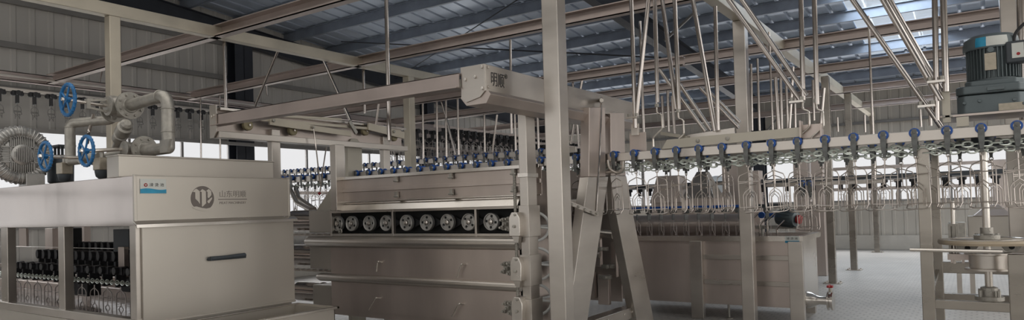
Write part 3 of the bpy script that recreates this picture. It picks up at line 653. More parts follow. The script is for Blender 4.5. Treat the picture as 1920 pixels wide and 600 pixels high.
# left: carriage channel with rollers
A = thing('carriage_rail', 'long open roller rail with plastic wheels at the left of the plucking machine', 'rail', (XC, 5, 2.4)); A['kind'] = 'thing'
MB().box(XC - .02, XC, YG, 7.3, 2.45, 2.76).build('web', STEELP, A, bevel=0.003)
MB().box(XC - .02, XC + .10, YG + .03, 7.3, 2.735, 2.765).build('top_flange', STEELB, A, bevel=0.003)
MB().box(XC - .02, XC + .12, YG + .0, 7.3, 2.43, 2.50).build('bottom_flange', STEEL, A, bevel=0.004)
MB().prism([(0, 0), (.12, 0), (.12, -.3), (.07, -.36), (.0, -.36)], (XC - .03, YG - .02, 2.79), (1, 0, 0), (0, 0, 1), (0, .014, 0)).build('end_plate', STEEL, A)
mb = MB(); mb.bolt((XC + .02, YG - .02, 2.66), (0, -1, 0), .013, .01); mb.bolt((XC + .06, YG - .02, 2.67), (0, -1, 0), .013, .01); mb.build('end_bolt', STEELB, A)
A = thing('roller_carriage', 'cream roller carriage plate bolted above the long open rail', 'carriage', (XC + .1, 5.5, 2.55)); A['kind'] = 'thing'
def rollpx(px, py, r=.06):
    p = AX(px, py, XC + .07); mb = MB().lathe([(r * .8, -.03), (r, -.02), (r, .02), (r * .8, .03)], p, (1, 0, 0), 20); w = mb.build('roller', YELLOW, A)
    MB().bolt(p + V(.03, 0, 0), (1, 0, 0), .015, .02).build('roller_bolt', STEELB, w)
for px, py in ((464, 235), (548, 245), (684, 246), (738, 257)): rollpx(px, py)
def barpx(a, b, X, w, h, m, nm, par): return MB().bar(AX(*a, X), AX(*b, X), w, h, (1, 0, 0)).build(nm, m, par, bevel=0.002)
barpx((458, 221), (750, 246), XC + .13, .02, .035, BEAMC, 'upper_bar', A)
barpx((505, 227), (563, 236), XC + .15, .03, .09, BEAMC, 'bolt_plate', A)
barpx((563, 237), (658, 251), XC + .15, .02, .07, BEAMC, 'lower_bar', A)
barpx((690, 237), (757, 254), XC + .15, .03, .10, BEAMC, 'end_box', A)
barpx((430, 212), (640, 224), XC + .10, .02, .03, BEAMC, 'top_bar', A)
barpx((655, 228), (668, 250), XC + .17, .03, .05, CAST, 'link', A)
mb = MB(); mb.bolt(AX(512, 226, XC + .165), (1, 0, 0), .02, .02); mb.bolt(AX(738, 247, XC + .165), (1, 0, 0), .02, .02); mb.bolt(AX(586, 239, XC + .165), (1, 0, 0), .015, .03); mb.build('bolt', CAST, A)
tag(MB().tube([AX(588, 241, XC + .2), AX(594, 290, XC + .2), AX(600, 345, XC + .2)], .008, 6).build('pull_cord', STEELT), 'thin pull cord hanging from the roller carriage', 'cord')
tag(MB().tube([AX(612, 275, XC + .2), AX(605, 320, XC + .2), AX(600, 362, XC + .2)], .008, 6).build('pull_cord', STEELT), 'thin pull cord with a red tip hanging beside the left machine post', 'cord')
tag(MB().lathe([(.006, 0), (.02, .015), (.015, .035), (.004, .04)], AX(599, 366, XC + .2), (0, 0, 1), 10).build('cord_knob', REDP), 'small red knob at the end of the pull cord', 'knob')
def frame_post(px, ytop, X, w, d, m, lab, z0=0.0, rnd=False):
    p = AX(px, ytop, X); t = thing('frame_post', lab, 'post', (p.x, p.y, z0)); t['kind'] = 'thing'
    mb = MB()
    if rnd:
        h = p.z; poly = [(-d / 2, z0), (d / 2, z0), (d / 2, h - .1), (d / 4, h - .01), (0, h), (-d / 4, h - .01), (-d / 2, h - .1)]
        mb.prism(poly, (p.x - w / 2, p.y, 0), (0, 1, 0), (0, 0, 1), (w, 0, 0))
    else: mb.box(p.x - w / 2, p.x + w / 2, p.y - d / 2, p.y + d / 2, z0, p.z)
    mb.build('shaft', m, t, bevel=0.008)
    MB().box(p.x - w / 2 - .03, p.x + w / 2 + .03, p.y - d / 2 - .03, p.y + d / 2 + .03, z0, z0 + .01).build('foot_plate', STEEL, t)
frame_post(513, 243, XC + .02, .09, .12, STEEL, 'slim steel post under the roller rail, left of the drum covers')
frame_post(662, 260, XC, .06, .26, CREAM, 'pale round topped post behind the left end of the wheel row', rnd=True)
frame_post(721, 256, XC, .08, .13, STEEL, 'slim steel post under the right end of the roller carriage')
# A frame (right)
A = thing('splayed_trestle', 'splayed leg steel frame standing under the boxy beam', 'frame', (XR2, 6.4, 0))
def legpoly(pts, d, nm, m=STEEL):
    # pts: list of (px, py, width px) centre line at plane X; built in the YZ plane
    L = []; Rr = []
    for px, py, w in pts:
        L.append(AX(px - w / 2, py, XR2)); Rr.append(AX(px + w / 2, py, XR2))
    for i in range(len(L)): L[i].x = XR2; Rr[i].x = XR2
    return L, Rr
def legbuild(pts, nm, m=STEEL):
    L, Rr = legpoly(pts, .1, nm); mb = MB()
    for i in range(len(L) - 1):
        mb.prism([(L[i].y, L[i].z), (Rr[i].y, Rr[i].z), (Rr[i + 1].y, Rr[i + 1].z), (L[i + 1].y, L[i + 1].z)], (XR2 - .04, 0, 0), (0, 1, 0), (0, 0, 1), (.1, 0, 0))
    return mb.build(nm, m, A, bevel=0.006)
legbuild([(1110, 202, 30), (1110, 332, 32)], 'upright', STEELP)
legbuild([(1112, 332, 38), (1072, 610, 36), (1052, 735, 38)], 'leg', STEEL)
legbuild([(1148, 212, 26), (1150, 330, 28)], 'upright', STEELP)
legbuild([(1150, 330, 30), (1160, 392, 32), (1203, 610, 32), (1219, 690, 34)], 'leg', STEEL)
a = AX(1065, 600, XR2); b = AX(1185, 566, XR2)
mb = MB(); mb.box(XR2 - .02, XR2 + .02, 5.75, 7.35, .33, .44); mb.box(XR2 - .12, XR2 + .02, 5.75, 7.35, .43, .445); mb.build('base_beam', STEEL, A, bevel=0.004)
mb = MB()
for yy in (6.1, 6.35, 6.75, 6.95, 7.1): mb.bolt((XR2 + .02, yy, .40), (1, 0, 0), .014, .012)
mb.build('base_bolt', STEELB, A)
A = thing('tension_rod', 'long upright tension rod bolted to the side of the boxy beam', 'rod', (XR2 + .1, 6, 1.8))
MB().tube([AX(1128, 186, XR2 + .06), AX(1123, 300, XR2 + .06), AX(1117, 396, XR2 + .06)], .014, 10).build('shaft', STEELT, A)
mb = MB(); mb.cyl(AX(1128, 188, XR2 + .0), AX(1128, 188, XR2 + .10), .02, 12); mb.torus(AX(1128, 188, XR2 + .08), (1, 0, 0), .028, .008, 16, 6); mb.build('eye', STEELB, A)
MB().bar(AX(1112, 210, XR2 + .035), AX(1150, 212, XR2 + .035), .04, .03, (1, 0, 0)).build('clip', STEELB, A)
A = thing('link_bar', 'perforated link bar crossing the near leg of the splayed frame', 'bar', AX(1085, 385, XR2 + .08))
MB().bar(AX(1066, 380, XR2 + .08), AX(1121, 402, XR2 + .08), .01, .04, (1, 0, 0)).build('strap', STEELB, A)
mb = MB()
for px, py in ((1072, 383), (1084, 388), (1096, 393), (1108, 398), (1118, 401)): mb.bolt(AX(px, py, XR2 + .085), (1, 0, 0), .012, .012)
mb.build('bolt', CAST, A)
tag(MB().tube(bend([AX(1118, 340, XR2 + .03), AX(1100, 352, XR2 + .03), AX(1097, 380, XR2 + .03), AX(1099, 425, XR2 + .03), AX(1110, 446, XR2 + .03)], .2, 8), .008, 8).build('curved_wire', STEELT), 'curved wire loop on the near splayed leg', 'wire')
# ------------------------------------------------------------------ plucking machine
YM = 5.5
def QX(px, Y=YM, py=420): return AY(px, py, Y).x
PXL, PXR = QX(620), QX(972)
P = thing('plucking_machine', 'long brown steel plucking machine with a row of spoked wheels', 'machine', ((PXL + PXR) / 2, 5.8, 0))
YB2 = 7.3
def pl(z0, z1, y=YM, t=.012, x0=None, x1=None): return (PXL if x0 is None else x0, PXR if x1 is None else x1, y, y + t, z0, z1)
XU0, XU1 = QX(634), QX(975)
# hood
MB().box(XU0, XU1 + .25, YM - .03, YM + .05, 1.968, 1.99).box(XU0, XU1 + .25, YM - .035, YM - .025, 1.955, 1.99).build('top_ledge', STEELB, P, bevel=0.003)
MB().box(*pl(1.852, 1.968, y=YM + .01, x0=XU0, x1=XU1 + .25)).build('upper_panel', STEELP, P)
MB().box(XU0, XU1 + .25, YM - .015, YM + .012, 1.81, 1.852).build('seam_bar', STEELP, P, bevel=0.003)
MB().box(*pl(1.70, 1.81, y=YM + .01, x0=XU0, x1=XU1 + .25)).build('middle_panel', STEELP, P)
MB().box(XU0, XU1 + .25, YM - .012, YM + .0, 1.692, 1.706).build('lower_seam', STEELB, P, bevel=0.002)
MB().prism([(.03, 0), (.04, 0), (-.03, -.105), (-.04, -.105)], (QX(634, YM), YM, 1.705), (0, 1, 0), (0, 0, 1), (XU1 - QX(634, YM), 0, 0)).build('pale_skirt', STEELB, P)
for px, zz in ((745, 1.93), (848, 1.93), (745, 1.76), (848, 1.76), (965, 1.93), (965, 1.76)):
    x = QX(px, YM, 340); mb = MB(); mb.box(x - .02, x + .02, YM - .03, YM, zz - .035, zz + .03); mb.cyl((x - .035, YM - .025, zz - .02), (x + .035, YM - .025, zz - .02), .009, 8); mb.build('hinge_clip', CAST, P, bevel=0.002)
# wheel bay
MB().box(PXL, PXR, YM - .01, YM + .06, 1.572, 1.60).build('bay_top_rail', STEEL, P, bevel=0.003)
MB().box(PXL, PXR, YM - .01, YM + .06, 1.302, 1.33).build('bay_bottom_rail', STEEL, P, bevel=0.003)
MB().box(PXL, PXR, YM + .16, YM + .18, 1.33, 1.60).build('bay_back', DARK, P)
for px in (622, 737, 893): x = QX(px); MB().box(x - .013, x + .013, YM - .012, YM + .03, 1.30, 1.60).build('bay_divider', STEEL, P, bevel=0.002)
for i, px in enumerate((628, 659, 692, 724, 762, 800, 839, 879, 921)):
    x = QX(px, YM + .04, 418) if i else QX(633, YM + .04, 418); c = V(x, YM + .05, 1.447); r = .088
    mb = MB(); mb.lathe([(r, 0), (r, .035), (r * .9, .04), (r * .84, .028)], c + V(0, .02, 0), (0, -1, 0), 30)
    mb.torus(c - V(0, .018, 0), (0, 1, 0), r * .93, .006, 30, 6); mb.torus(c - V(0, .012, 0), (0, 1, 0), r * .42, .005, 20, 6)
    w = mb.build('spoked_wheel', ALU, P)
    mb = MB(); mb.lathe([(r * .3, 0), (r * .28, .015), (r * .15, .02)], c - V(0, .012, 0), (0, -1, 0), 12); mb.build('hub', STEELB, w)
    for k in range(4):
        mb = MB(); t = k * math.pi / 2 + .6 + i * .5; cc = c + V(math.cos(t) * r * .64, -.0085, math.sin(t) * r * .64)
        mb.lathe([(r * .15, 0), (r * .15, .004)], cc, (0, -1, 0), 12); mb.build('window_hole', DARK, w)
    # slanting belt guard between wheels
    if i < 8: MB().prism([(-.075, .07), (.075, 0), (-.075, -.07)], (x + .105, YM + .10, 1.447), (1, 0, 0), (0, 0, 1), (0, .01, 0)).build('belt_guard', RUBBER, P)
x = QX(638, YM, 431); MB().torus((x, YM - .0, 1.36), (0, 1, 0), .025, .008, 16, 6).lathe([(.012, 0), (.012, .02)], (x, YM, 1.36), (0, -1, 0), 10).build('drain_nut', CAST, P)
# tubes and lower panels
def roll(z, r, x0, x1, nm, y=YM - .0): MB().tube([(x0, y, z), (x0 + .06, y, z), (x1, y, z)], [r * .6, r, r], 18).build(nm, STEEL, P)
roll(1.235, .066, QX(575, YM, 452), PXR, 'guard_tube')
roll(.815, .048, QX(596, YM, 520), PXR, 'guard_tube')
MB().box(*pl(.86, 1.19)).build('door_panel', STEELP, P)
MB().box(*pl(.443, .775)).build('door_panel', STEELP, P)
MB().box(PXL, PXR, YM + .01, YM + .05, .38, .45).build('sill', STEELP, P)
def hook(px0, py0, px1, py1):
    a = AY(px0, py0, YM - .045); b = AY(px1, py1, YM - .045); a0 = V(a.x + .03, YM, a.z + .0)
    MB().tube(bend([a0, V(a.x + .01, YM - .045, a.z + .01), a, b], .03, 4), .009, 8).build('hook_handle', STEELB, P)
hook(708, 492, 706, 509); hook(864, 497, 858, 520); hook(704, 560, 692, 581); hook(860, 571, 848, 594)
# end plates
mb = MB(); mb.box(PXL - .012, PXL, YM, YB2, .40, 1.60); mb.build('end_wall', STEELP, P)
mb = MB(); mb.box(PXR, PXR + .012, YM + .05, YM + .55, .40, 1.95); mb.build('end_wall', STEELP, P)
# back bank
MB().box(PXL, XR2 - .25, YB2 - .012, YB2, .45, 1.98).build('rear_panel', STEELP, P)
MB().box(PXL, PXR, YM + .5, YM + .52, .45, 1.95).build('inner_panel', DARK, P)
MB().box(PXL, XR2 - .12, 7.02, 7.14, 1.98, 2.0).box(PXL, XR2 - .12, 7.0, 7.012, 1.60, 1.99).build('rear_bank_hood', STEELP, P)
# posts
x = QX(629, YM - .06, 300); MB().box(x - .05, x + .05, YM - .10, YM + .04, 1.601, 2.37).build('corner_post', STEEL, P, bevel=0.006)
x = QX(991, YM - .12, 300) - .0; XP = x
MB().box(x - .045, x + .045, YM - .22, YM - .06, .0, 2.49).build('corner_post', STEEL, P, bevel=0.006)
MB().box(XP - .055, XP + .056, YM - .235, YM - .045, 1.86, 1.90).build('post_strap', STEELB, P, bevel=0.003)
for (za, zb) in ((1.31, 1.60), (.86, 1.145), (.40, .74)):
    MB().box(XP - .05, XP + .062, YM - .24, YM - .04, za, zb).build('post_sleeve', STEEL, P, bevel=0.004)
# left side sloping gusset (pale) and drum covers towards the tank
gx = QX(560, 6.2, 380)
MB().prism([(AY(592, 388, 5.6).x, 1.60), (AY(628, 338, 5.6).x, 1.95), (PXL + .02, 1.95), (PXL + .02, 1.60)], (0, 5.6, 0), (1, 0, 0), (0, 0, 1), (0, .02, 0)).build('gusset_panel', CREAM, P)
for z, pxl, pxr, r, nm in ((1.485, 548, 617, .135, 'a'), (1.05, 548, 622, .135, 'b'), (.60, 556, 618, .12, 'c')):
    xa = AY(pxl, 420, YM + .05).x; xb = PXL - .01
    mb = MB(); mb.tube([(xa - .1, YM + .16, z), (xa + (xb - xa) * .55, YM + .16, z)], r, 26); mb.torus((xa + (xb - xa) * .5, YM + .16, z), (1, 0, 0), r, .008, 26, 6); mb.build('drum_cover', HOODM, P)
    mb = MB(); mb.box(xa + (xb - xa) * .5, xb, YM + .0, YM + .3, z - r * 1.05, z + r * .95); mb.build('drum_box', TANKM, P, bevel=0.01)
    mb = MB(); mb.box(xa, xb, YM + .06, YM + .10, z - r - .05, z - r - .03)
    for k in range(7):
        xx = xa + (xb - xa) * k / 7; mb.box(xx, xx + .035, YM + .05, YM + .11, z - r - .045, z - r - .02)
    mb.build('slat_chain', STEEL, P)
def clutter(*b, m=STEELP, nm='rear_linkage'): MB().box(*b).build(nm, m, P, bevel=0.004)
# adjusters with screw
for zc in (1.43, 1.02, .655):
    xx = XP - .055; yy = YM - .26
    mb = MB(); mb.prism([(-.06, -.11), (.055, -.11), (.06, .05), (.03, .11), (-.03, .11), (-.06, .06)], (xx, yy - .05, zc), (1, 0, 0), (0, 0, 1), (0, .11, 0)); o = mb.build('adjuster_block', STEELB, P, bevel=0.006)
    mb = MB(); mb.bolt((xx + .0, yy - .05, zc - .02), (0, -1, 0), .014, .015); mb.bolt((xx + .01, yy - .05, zc + .085), (0, -1, 0), .01, .012); mb.build('block_bolt', CAST, o)
    mb = MB()
    for dx, dz in ((-.09, .05), (-.12, -.0), (-.09, -.045), (-.15, .04), (-.16, -.03)):
        mb.lathe([(.018, 0), (.018, .03), (.011, .032), (.011, .06)], (xx + dx, yy - .0, zc + dz), (0, -1, 0), 6)
        mb.lathe([(.02, 0), (.02, .022)], (xx + dx + .02, yy - .02, zc + dz), (-1, 0, 0), 6)
    mb.box(xx - .17, xx - .05, yy, yy + .03, zc - .055, zc + .06); mb.build('clamp_bolts', CAST, o)
    MB().prism([(-.05, -.11), (.03, -.11), (.02, -.17), (-.02, -.17)], (xx, yy - .02, zc), (1, 0, 0), (0, 0, 1), (0, .05, 0)).build('block_fin', STEEL, o)
mb = MB(); mb.cyl((XP - .09, YM - .23, .2), (XP - .09, YM - .23, 1.9), .014, 12)
z = .25
while z < 1.9: mb.torus((XP - .09, YM - .23, z), (0, 0, 1), .014, .004, 10, 4); z += .014
mb.build('threaded_rod', CAST, P)
# hand wheels just behind the post, dark rubber discs
for px, py, r in ((1003, 425, .14), (1008, 495, .155), (1006, 562, .15)):
    c = AY(px, py, YM + .2); h = MB()
    h.torus(c, (.55, -1, 0), r, .014, 34, 8); 
    ax = V(.55, -1, 0).normalized(); w = ax.cross(V(0, 0, 1))
    for k in range(3):
        t = k * 2.094 + .4; h.tube([c, c + (V(0, 0, 1) * math.cos(t) + w * math.sin(t)) * r], .012, 6)
    h.lathe([(.03, -.02), (.03, .02)], c, ax, 14); h.tube([c, c + V(.0, .35, 0)], .014, 8); h.build('white_handwheel', WHITE, P)
for zc in (1.5, 1.0, .55):
    for k in range(1):
        c = V(PXR + .12 + k * .14, YM + .55 + k * .16, zc + .02 * k)
        mb = MB(); mb.lathe([(.10, 0), (.10, .04), (.05, .05)], c, (1, -.3, 0), 20)
        for q in range(8):
            t = q * math.pi / 4; d = V(0, math.cos(t), math.sin(t)); mb.tube([c + d * .06, c + d * .07 + V(.09, 0, 0)], .012, 6)
        mb.build('finger_disc', RUBBER, P)
for zc in (1.29, .85, .42, 1.62): MB().tube([(PXR, YM + .62, zc), (XR2 - .12, YM + .62, zc)], .03, 10).build('cross_tube', STEEL, P)
# rear linkage seen between the splayed legs
for px, y0, y1, w, Y in ((1135, 470, 570, 10, 7.3), (1120, 440, 500, 12, 6.9), (1150, 455, 520, 12, 7.1), (1105, 510, 560, 20, 7.2), (1131, 515, 572, 22, 6.95)):
    a = AY(px - w / 2, y0, Y); b = AY(px + w / 2, y1, Y); clutter(a.x, b.x, Y, Y + .06, a.z, b.z)
for px, py, Y in ((1128, 467, 6.8), (1135, 520, 6.85), (1140, 500, 6.9), (1108, 450, 6.8)):
    c = AY(px, py, Y); mb = MB(); mb.box(c.x - .08, c.x + .06, c.y, c.y + .05, c.z - .02, c.z + .02); mb.bolt(c, (0, -1, 0), .025, .03); mb.build('linkage_clamp', CAST, P, bevel=0.003)
MB().tube([AY(1090, 470, 6.8), AY(1125, 478, 6.8)], .035, 12).build('linkage_tube', STEEL, P)
MB().tube([AY(1100, 435, 7.0), AY(1150, 440, 7.0)], .05, 12).build('linkage_tube', STEEL, P)
# left corner spray pipe near the tank
tag(MB().tube(bend([AY(543, 352, 6.4), AY(556, 380, 6.2), AY(583, 394, 6.0)], .08, 5), [.03] * 8, 10).build('feed_pipe', STEEL), 'short bent pipe end sticking up left of the plucking machine, left one', 'pipe')
tag(MB().tube([AY(554, 350, 6.5), AY(560, 372, 6.4), AY(590, 392, 6.2)], .03, 10).build('feed_pipe', STEEL), 'short bent pipe end sticking up left of the plucking machine, right one', 'pipe')

# ------------------------------------------------------------------ conveyor rails, chains, trolleys
def shackle_mesh(w=.095, h=.42, r=.0045, seg=6, far=False):
    mb = MB(); s = 4 if far else seg
    mb.tube([(0, 0, .0), (0, 0, -.05)], r * 1.2, s)
    if not far:
        mb.torus((0, 0, .0), (0, 1, 0), .014, r, 10, 5)
    out = [(-w * .55, -.035, -h + .0), (-w * .95, -.03, -h + .01), (-w, 0, -h + .045), (-w, 0, -.115), (-w * .85, 0, -.085), (0, 0, -.05), (w * .85, 0, -.085), (w, 0, -.115), (w, 0, -h + .045), (w * .95, -.03, -h + .01), (w * .55, -.035, -h)]
    mb.tube(out, r, s)
    mb.tube([(-w, 0, -.14), (w, 0, -.14)], r, s)
    if not far: mb.tube([(-w, 0, -.155), (-w * .2, 0, -.15)], r, s)
    mb.tube([(0, 0, -.05), (0, 0, -.21)], r, s)
    for sg in (-1, 1): 
        cx = 0.0
    mb.tube([(-w * .6, 0, -h + .02), (-w * .6, 0, -.265), (-w * .42, 0, -.235), (0, 0, -.205), (w * .42, 0, -.235), (w * .6, 0, -.265), (w * .6, 0, -h + .02)], r, s)
    if not far:
        mb.tube([(-w * .38, .0, -h + .03), (-w * .38, 0, -.275), (0, 0, -.235), (w * .38, 0, -.275), (w * .38, 0, -h + .03)], r * .9, s)
    mb.tube([(-w, 0, -h + .045), (w, 0, -h + .045)], r, s); mb.tube([(-w * .55, -.035, -h), (w * .55, -.035, -h)], r, s)
    return mb
def make_trolley(full=True, wheel=BLUEN, drop=.42, w=.095, brk=GREYB):
    root = thing('shackle_trolley', '', 'trolley')
    for k, s in enumerate((-1, 1) if full else (-1,)):
        c = V(0, s * .042, .026)
        mb = MB(); mb.lathe([(.030, -.012), (.038, -.012), (.040, -.004), (.036, 0), (.040, .004), (.038, .012), (.030, .012)], c, (0, 1, 0), 20)
        wl = mb.build('roller', wheel, root)
        MB().lathe([(.026, 0), (.024, .006), (.010, .012), (.006, .02)], c + V(0, s * .010, 0), (0, s, 0), 14).build('hub', STEELB, wl)
    mb = MB()
    for s in (-1, 1):
        y = s * .062
        pts = [(-.016, .055), (.016, .055), (.02, .03), (.022, -.03), (.018, -.09), (.012, -.13), (-.012, -.13), (-.018, -.09), (-.022, -.03), (-.02, .03)]
        mb.prism(pts, (0, y - .003, 0), (1, 0, 0), (0, 0, 1), (0, .006, 0))
    mb.box(-.014, .014, -.062, .062, -.10, -.085); mb.box(-.012, .012, -.01, .01, -.155, -.085)
    mb.tube([(0, -.075, .026), (0, .075, .026)], .008, 8)
    mb.build('hanger_bracket', brk, root, bevel=0.002 if full else 0)
    if drop:
        sh = shackle_mesh(w, drop).build('shackle', WIRE, root); sh.location = (0, 0, -.165)
    return root
def chain_mesh(L, pitch=.06, r=.0068, y=0, z=-.05, horiz=False):
    """L metres of oval link chain along +X from 0"""
    mb = MB(); n = int(L / pitch); 
    for i in range(n):
        cx = (i + .5) * pitch; pts = []; a = pitch * .66; b = .017
        for k in range(10):
            t = 2 * math.pi * k / 10; u = math.cos(t) * a; v = math.sin(t) * b * 1.3
            pts.append((cx + u, y + (v if i % 2 else 0), z + (0 if i % 2 else v)))
        mb.tube(pts, r, 5, True)
    return mb
def rail_line(name, p0, p1, h=.085, w=.05, m=STEEL, label='', par=None):
    p0 = Vector(p0); p1 = Vector(p1)
    t = thing(name, label, 'conveyor rail', p0); t['kind'] = 'thing'
    MB().bar(p0, p1, w, h, (0, 1, 0) if abs(p1.x - p0.x) > abs(p1.y - p0.y) else (1, 0, 0)).build('rail_tube', m, t, bevel=0.005)
    return t
ZR = 2.066; PITCHX = .221
rail_line('conveyor_rail', (-12.5, YR, ZR), (1.3, YR, ZR), label='front overhead conveyor rail carrying the blue wheeled trolleys')
proto = make_trolley()
xs = AY(1722, 247, YR).x
X0 = AY(1906, 237, YR).x
def numbered(n): return ordn(n)
i = 0; x = X0 + PITCHX * 2
first = True
while x > -12.2:
    if first: o = proto; first = False
    else: o = copy_tree(proto)
    o.location = (x, YR, ZR)
    k = i - 1
    if i < 2: o['label'] = 'blue wheeled shackle trolley on the front rail right of the motor, %s one' % ('outer', 'inner')[i]
    elif x > -3.25: o['label'] = 'blue wheeled shackle trolley on the front rail, %s from the motor going left' % numbered(i - 2 + 1)
    elif x > -6.4: o['label'] = 'blue wheeled trolley over the plucking machine on the front rail, %s from the boxy beam' % numbered(int((-3.25 - x) / PITCHX) + 1)
    else: o['label'] = 'dark wheeled trolley on the front rail left of the plucking machine, %s from its post' % numbered(int((-6.4 - x) / PITCHX) + 1)
    o['group'] = 'shackle trolleys on the front rail'
    for ch in o.children:
        if ch.name.startswith('shackle'):
            ch.rotation_euler.z = random.uniform(-.6, .6); ch.rotation_euler.y = random.uniform(-.05, .05)
    i += 1; x -= PITCHX
tag(chain_mesh(13.4).build('conveyor_chain', CHAIN), 'zinc link chain hanging just under the front conveyor rail', 'chain').location = (-12.2, YR - .0, ZR - .04)
tag(chain_mesh(4.4).build('conveyor_chain', CHAIN), 'slack zinc chain strand looped just below the front chain', 'chain').location = (-3.05, YR + .05, ZR - .085)
# return line
YR3 = 7.04
rail_line('conveyor_rail', (-3.0, YR3, ZR - .02), (1.3, YR3, ZR - .02), label='return conveyor rail just behind the front one')
x = X0 + PITCHX * 1.3; i = 0
while x > -2.9:
    o = copy_tree(proto); o.location = (x, YR3, ZR - .02); o['label'] = 'blue wheeled shackle trolley on the return rail, %s from its right end' % ordn(i + 1); o['group'] = 'shackle trolleys on the return rail'
    for ch in o.children:
        if ch.name.startswith('shackle'): ch.rotation_euler.z = random.uniform(-.8, .8)
    i += 1; x -= PITCHX
tag(chain_mesh(4.3).build('conveyor_chain', CHAIN), 'zinc link chain under the return rail', 'chain').location = (-3.0, YR3, ZR - .05)
tag(chain_mesh(4.3, z=-.03).build('conveyor_chain', CHAIN), 'second zinc chain strand between the front and return rails', 'chain').location = (-3.0, 6.72, ZR - .03)
# rear line
YR4 = 9.5
rail_line('conveyor_rail', (-13, YR4, 2.46), (-5.2, YR4, 2.46), label='higher rear conveyor rail behind the plucking machine')
pro2 = make_trolley(full=True, drop=.42)
x = -5.4; i = 0
while x > -12.8:
    o = pro2 if i == 0 else copy_tree(pro2)
    o.location = (x, YR4, 2.46); o['label'] = 'small blue wheeled trolley on the higher rear rail, %s from its right end' % ordn(i + 1); o['group'] = 'trolleys on the higher rear rail'
    i += 1; x -= .225
# far rows running away to the back: dark trolleys
def make_far(black=True, drop=.42, w=.09):
    root = thing('overhead_trolley', '', 'trolley')
    mb = MB(); mb.box(-.075, .075, -.03, .03, .0, .075); mb.lathe([(.04, -.07), (.04, .07)], (0, 0, .04), (0, 1, 0), 10); mb.box(-.012, .012, -.05, .05, -.12, .02)
    for s in (-1, 1): mb.lathe([(.038, -.01), (.038, .01)], (s * .055, 0, .03), (0, 1, 0), 10)
    mb.build('roller_block', BLACK, root, bevel=0.006)
    shackle_mesh(w, drop, .005, 4, True).build('shackle', WIRED, root).location = (0, 0, -.10)
    return root
pf = make_far(); used = False
for r, (X, z, ya, yb, step) in enumerate(((-9.5, 3.16, 9.6, 18.5, .24), (-10.1, 3.10, 10.4, 19, .24), (-8.9, 3.14, 10.6, 19, .24), (-10.9, 2.95, 11.0, 19, .32), (-8.2, 2.9, 12.5, 19, .32))):
    rail_line('conveyor_rail', (X, ya - .2, z + .1), (X, yb, z + .1), h=.06, w=.04, m=STEELP, label='far conveyor rail running towards the back wall, %s row' % ordn(r + 1))
    y = ya + r * .07
    while y < yb:
        o = copy_tree(pf) if used else pf; used = True
        o.location = (X, y, z); o.rotation_euler.z = R(90) + random.uniform(-.5, .5)
        o['label'] = 'dark trolley with wire shackle in the crowded far rows behind the plucking machine'; o['group'] = 'dark trolleys in the far rows'
        y += step
# left wall line
XA = -12.3
a = AX(19, 178, XA); pl_ = make_far(drop=.20, w=.05)
for ch in pl_.children:
    if ch.name.startswith('shackle'): ch.data.materials[0] = GIRT
first = True

rail_line('conveyor_rail', (XA, 3.0, a.z + .09), (XA, 10.5, a.z + .09), h=.05, w=.04, m=STEEL, label='overhead rail along the left wall carrying black trolleys')
rail_line('guide_rail', (XA, 3.0, a.z + .30), (XA, 10.5, a.z + .30), h=.03, w=.03, m=STEEL, label='thin bright guide rail above the left wall trolleys')
y = 3.3; i = 0
while y < 10.3:
    o = pl_ if first else copy_tree(pl_); first = False; o.location = (XA, y, a.z); o.rotation_euler.z = R(90); o['label'] = 'black trolley with wire shackle on the left wall rail, %s from the blower side' % ordn(i + 1); o['group'] = 'black trolleys along the left wall'
    i += 1; y += .235
tag(MB().box(XA - .05, XA, 2.0, 12, 2.98, 3.04).build('guide_beam', GIRT), 'dark guide beam under the shackles along the left wall', 'beam', kind='thing')
# inside the scalding tank
pb = make_far(drop=.42, w=.09); pn = copy_tree(pb)
for ch in list(pn.children):
    if ch.name.startswith('shackle'): bpy.data.objects.remove(ch)
fb = fn = True
for r, (Y, z, st) in enumerate(((4.02, 1.205, .15), (3.72, 1.12, .17), (3.42, 1.03, .27))):
    x = -9.6 + r * .07; i = 0
    while x < -5.85:
        if r < 2: o = pn if fn else copy_tree(pn); fn = False
        else: o = pb if fb else copy_tree(pb); fb = False
        o.location = (x, Y, z); o.scale = ((.85, 1, 1.3), (.95, 1, 1.4), (1, 1, 1))[r]; o['label'] = 'black trolley block inside the tank opening, %s row from the back, %s from the left' % (ordn(r + 1), ordn(i + 1)); o['group'] = 'black trolley blocks inside the scalding tank'
        i += 1; x += st
tag(chain_mesh(4.2, .05, .006).build('conveyor_chain', CHAIN), 'zinc chain looping low inside the tank opening', 'chain').location = (-10.0, 3.36, 1.01)
# ------------------------------------------------------------------ rail plates on the right
a = AY(1238, 268, 6.33); b = AY(1502, 252, 6.33)
A = thing('rail_plate', 'long cream filmed plate bolted along the front rail', 'plate', a)
mb = MB(); x0, x1 = a.x, b.x; mb.prism([(x0, 2.11), (x1, 2.13), (x1, 2.215), (x0 + .06, 2.20)], (0, 6.35, 0), (1, 0, 0), (0, 0, 1), (0, .03, 0)); mb.build('plate', CREAM, A, bevel=0.003)
for px in (1308, 1364): q = AY(px, 262, 6.35); MB().bolt((q.x, 6.35, 2.165), (0, -1, 0), .02, .012).build('plate_bolt', CAST, A)
a = AY(1285, 255, 6.5); b = AY(1380, 240, 6.5)
tag(MB().prism([(a.x, 2.20), (b.x, 2.21), (b.x, 2.27), (a.x + .05, 2.24)], (0, 6.45, 0), (1, 0, 0), (0, 0, 1), (0, .02, 0)).build('backing_plate', STEEL), 'narrow steel plate behind the cream rail plate', 'plate')
a = AY(1240, 250, 6.5); b = AY(1290, 258, 6.42)
tag(MB().bar(a, b, .03, .03).build('backing_bar', CREAM), 'short sloping cream bar at the left end of the rail plate', 'bar')
a = AY(1501, 224, 6.4); b = AY(1543, 250, 6.4)
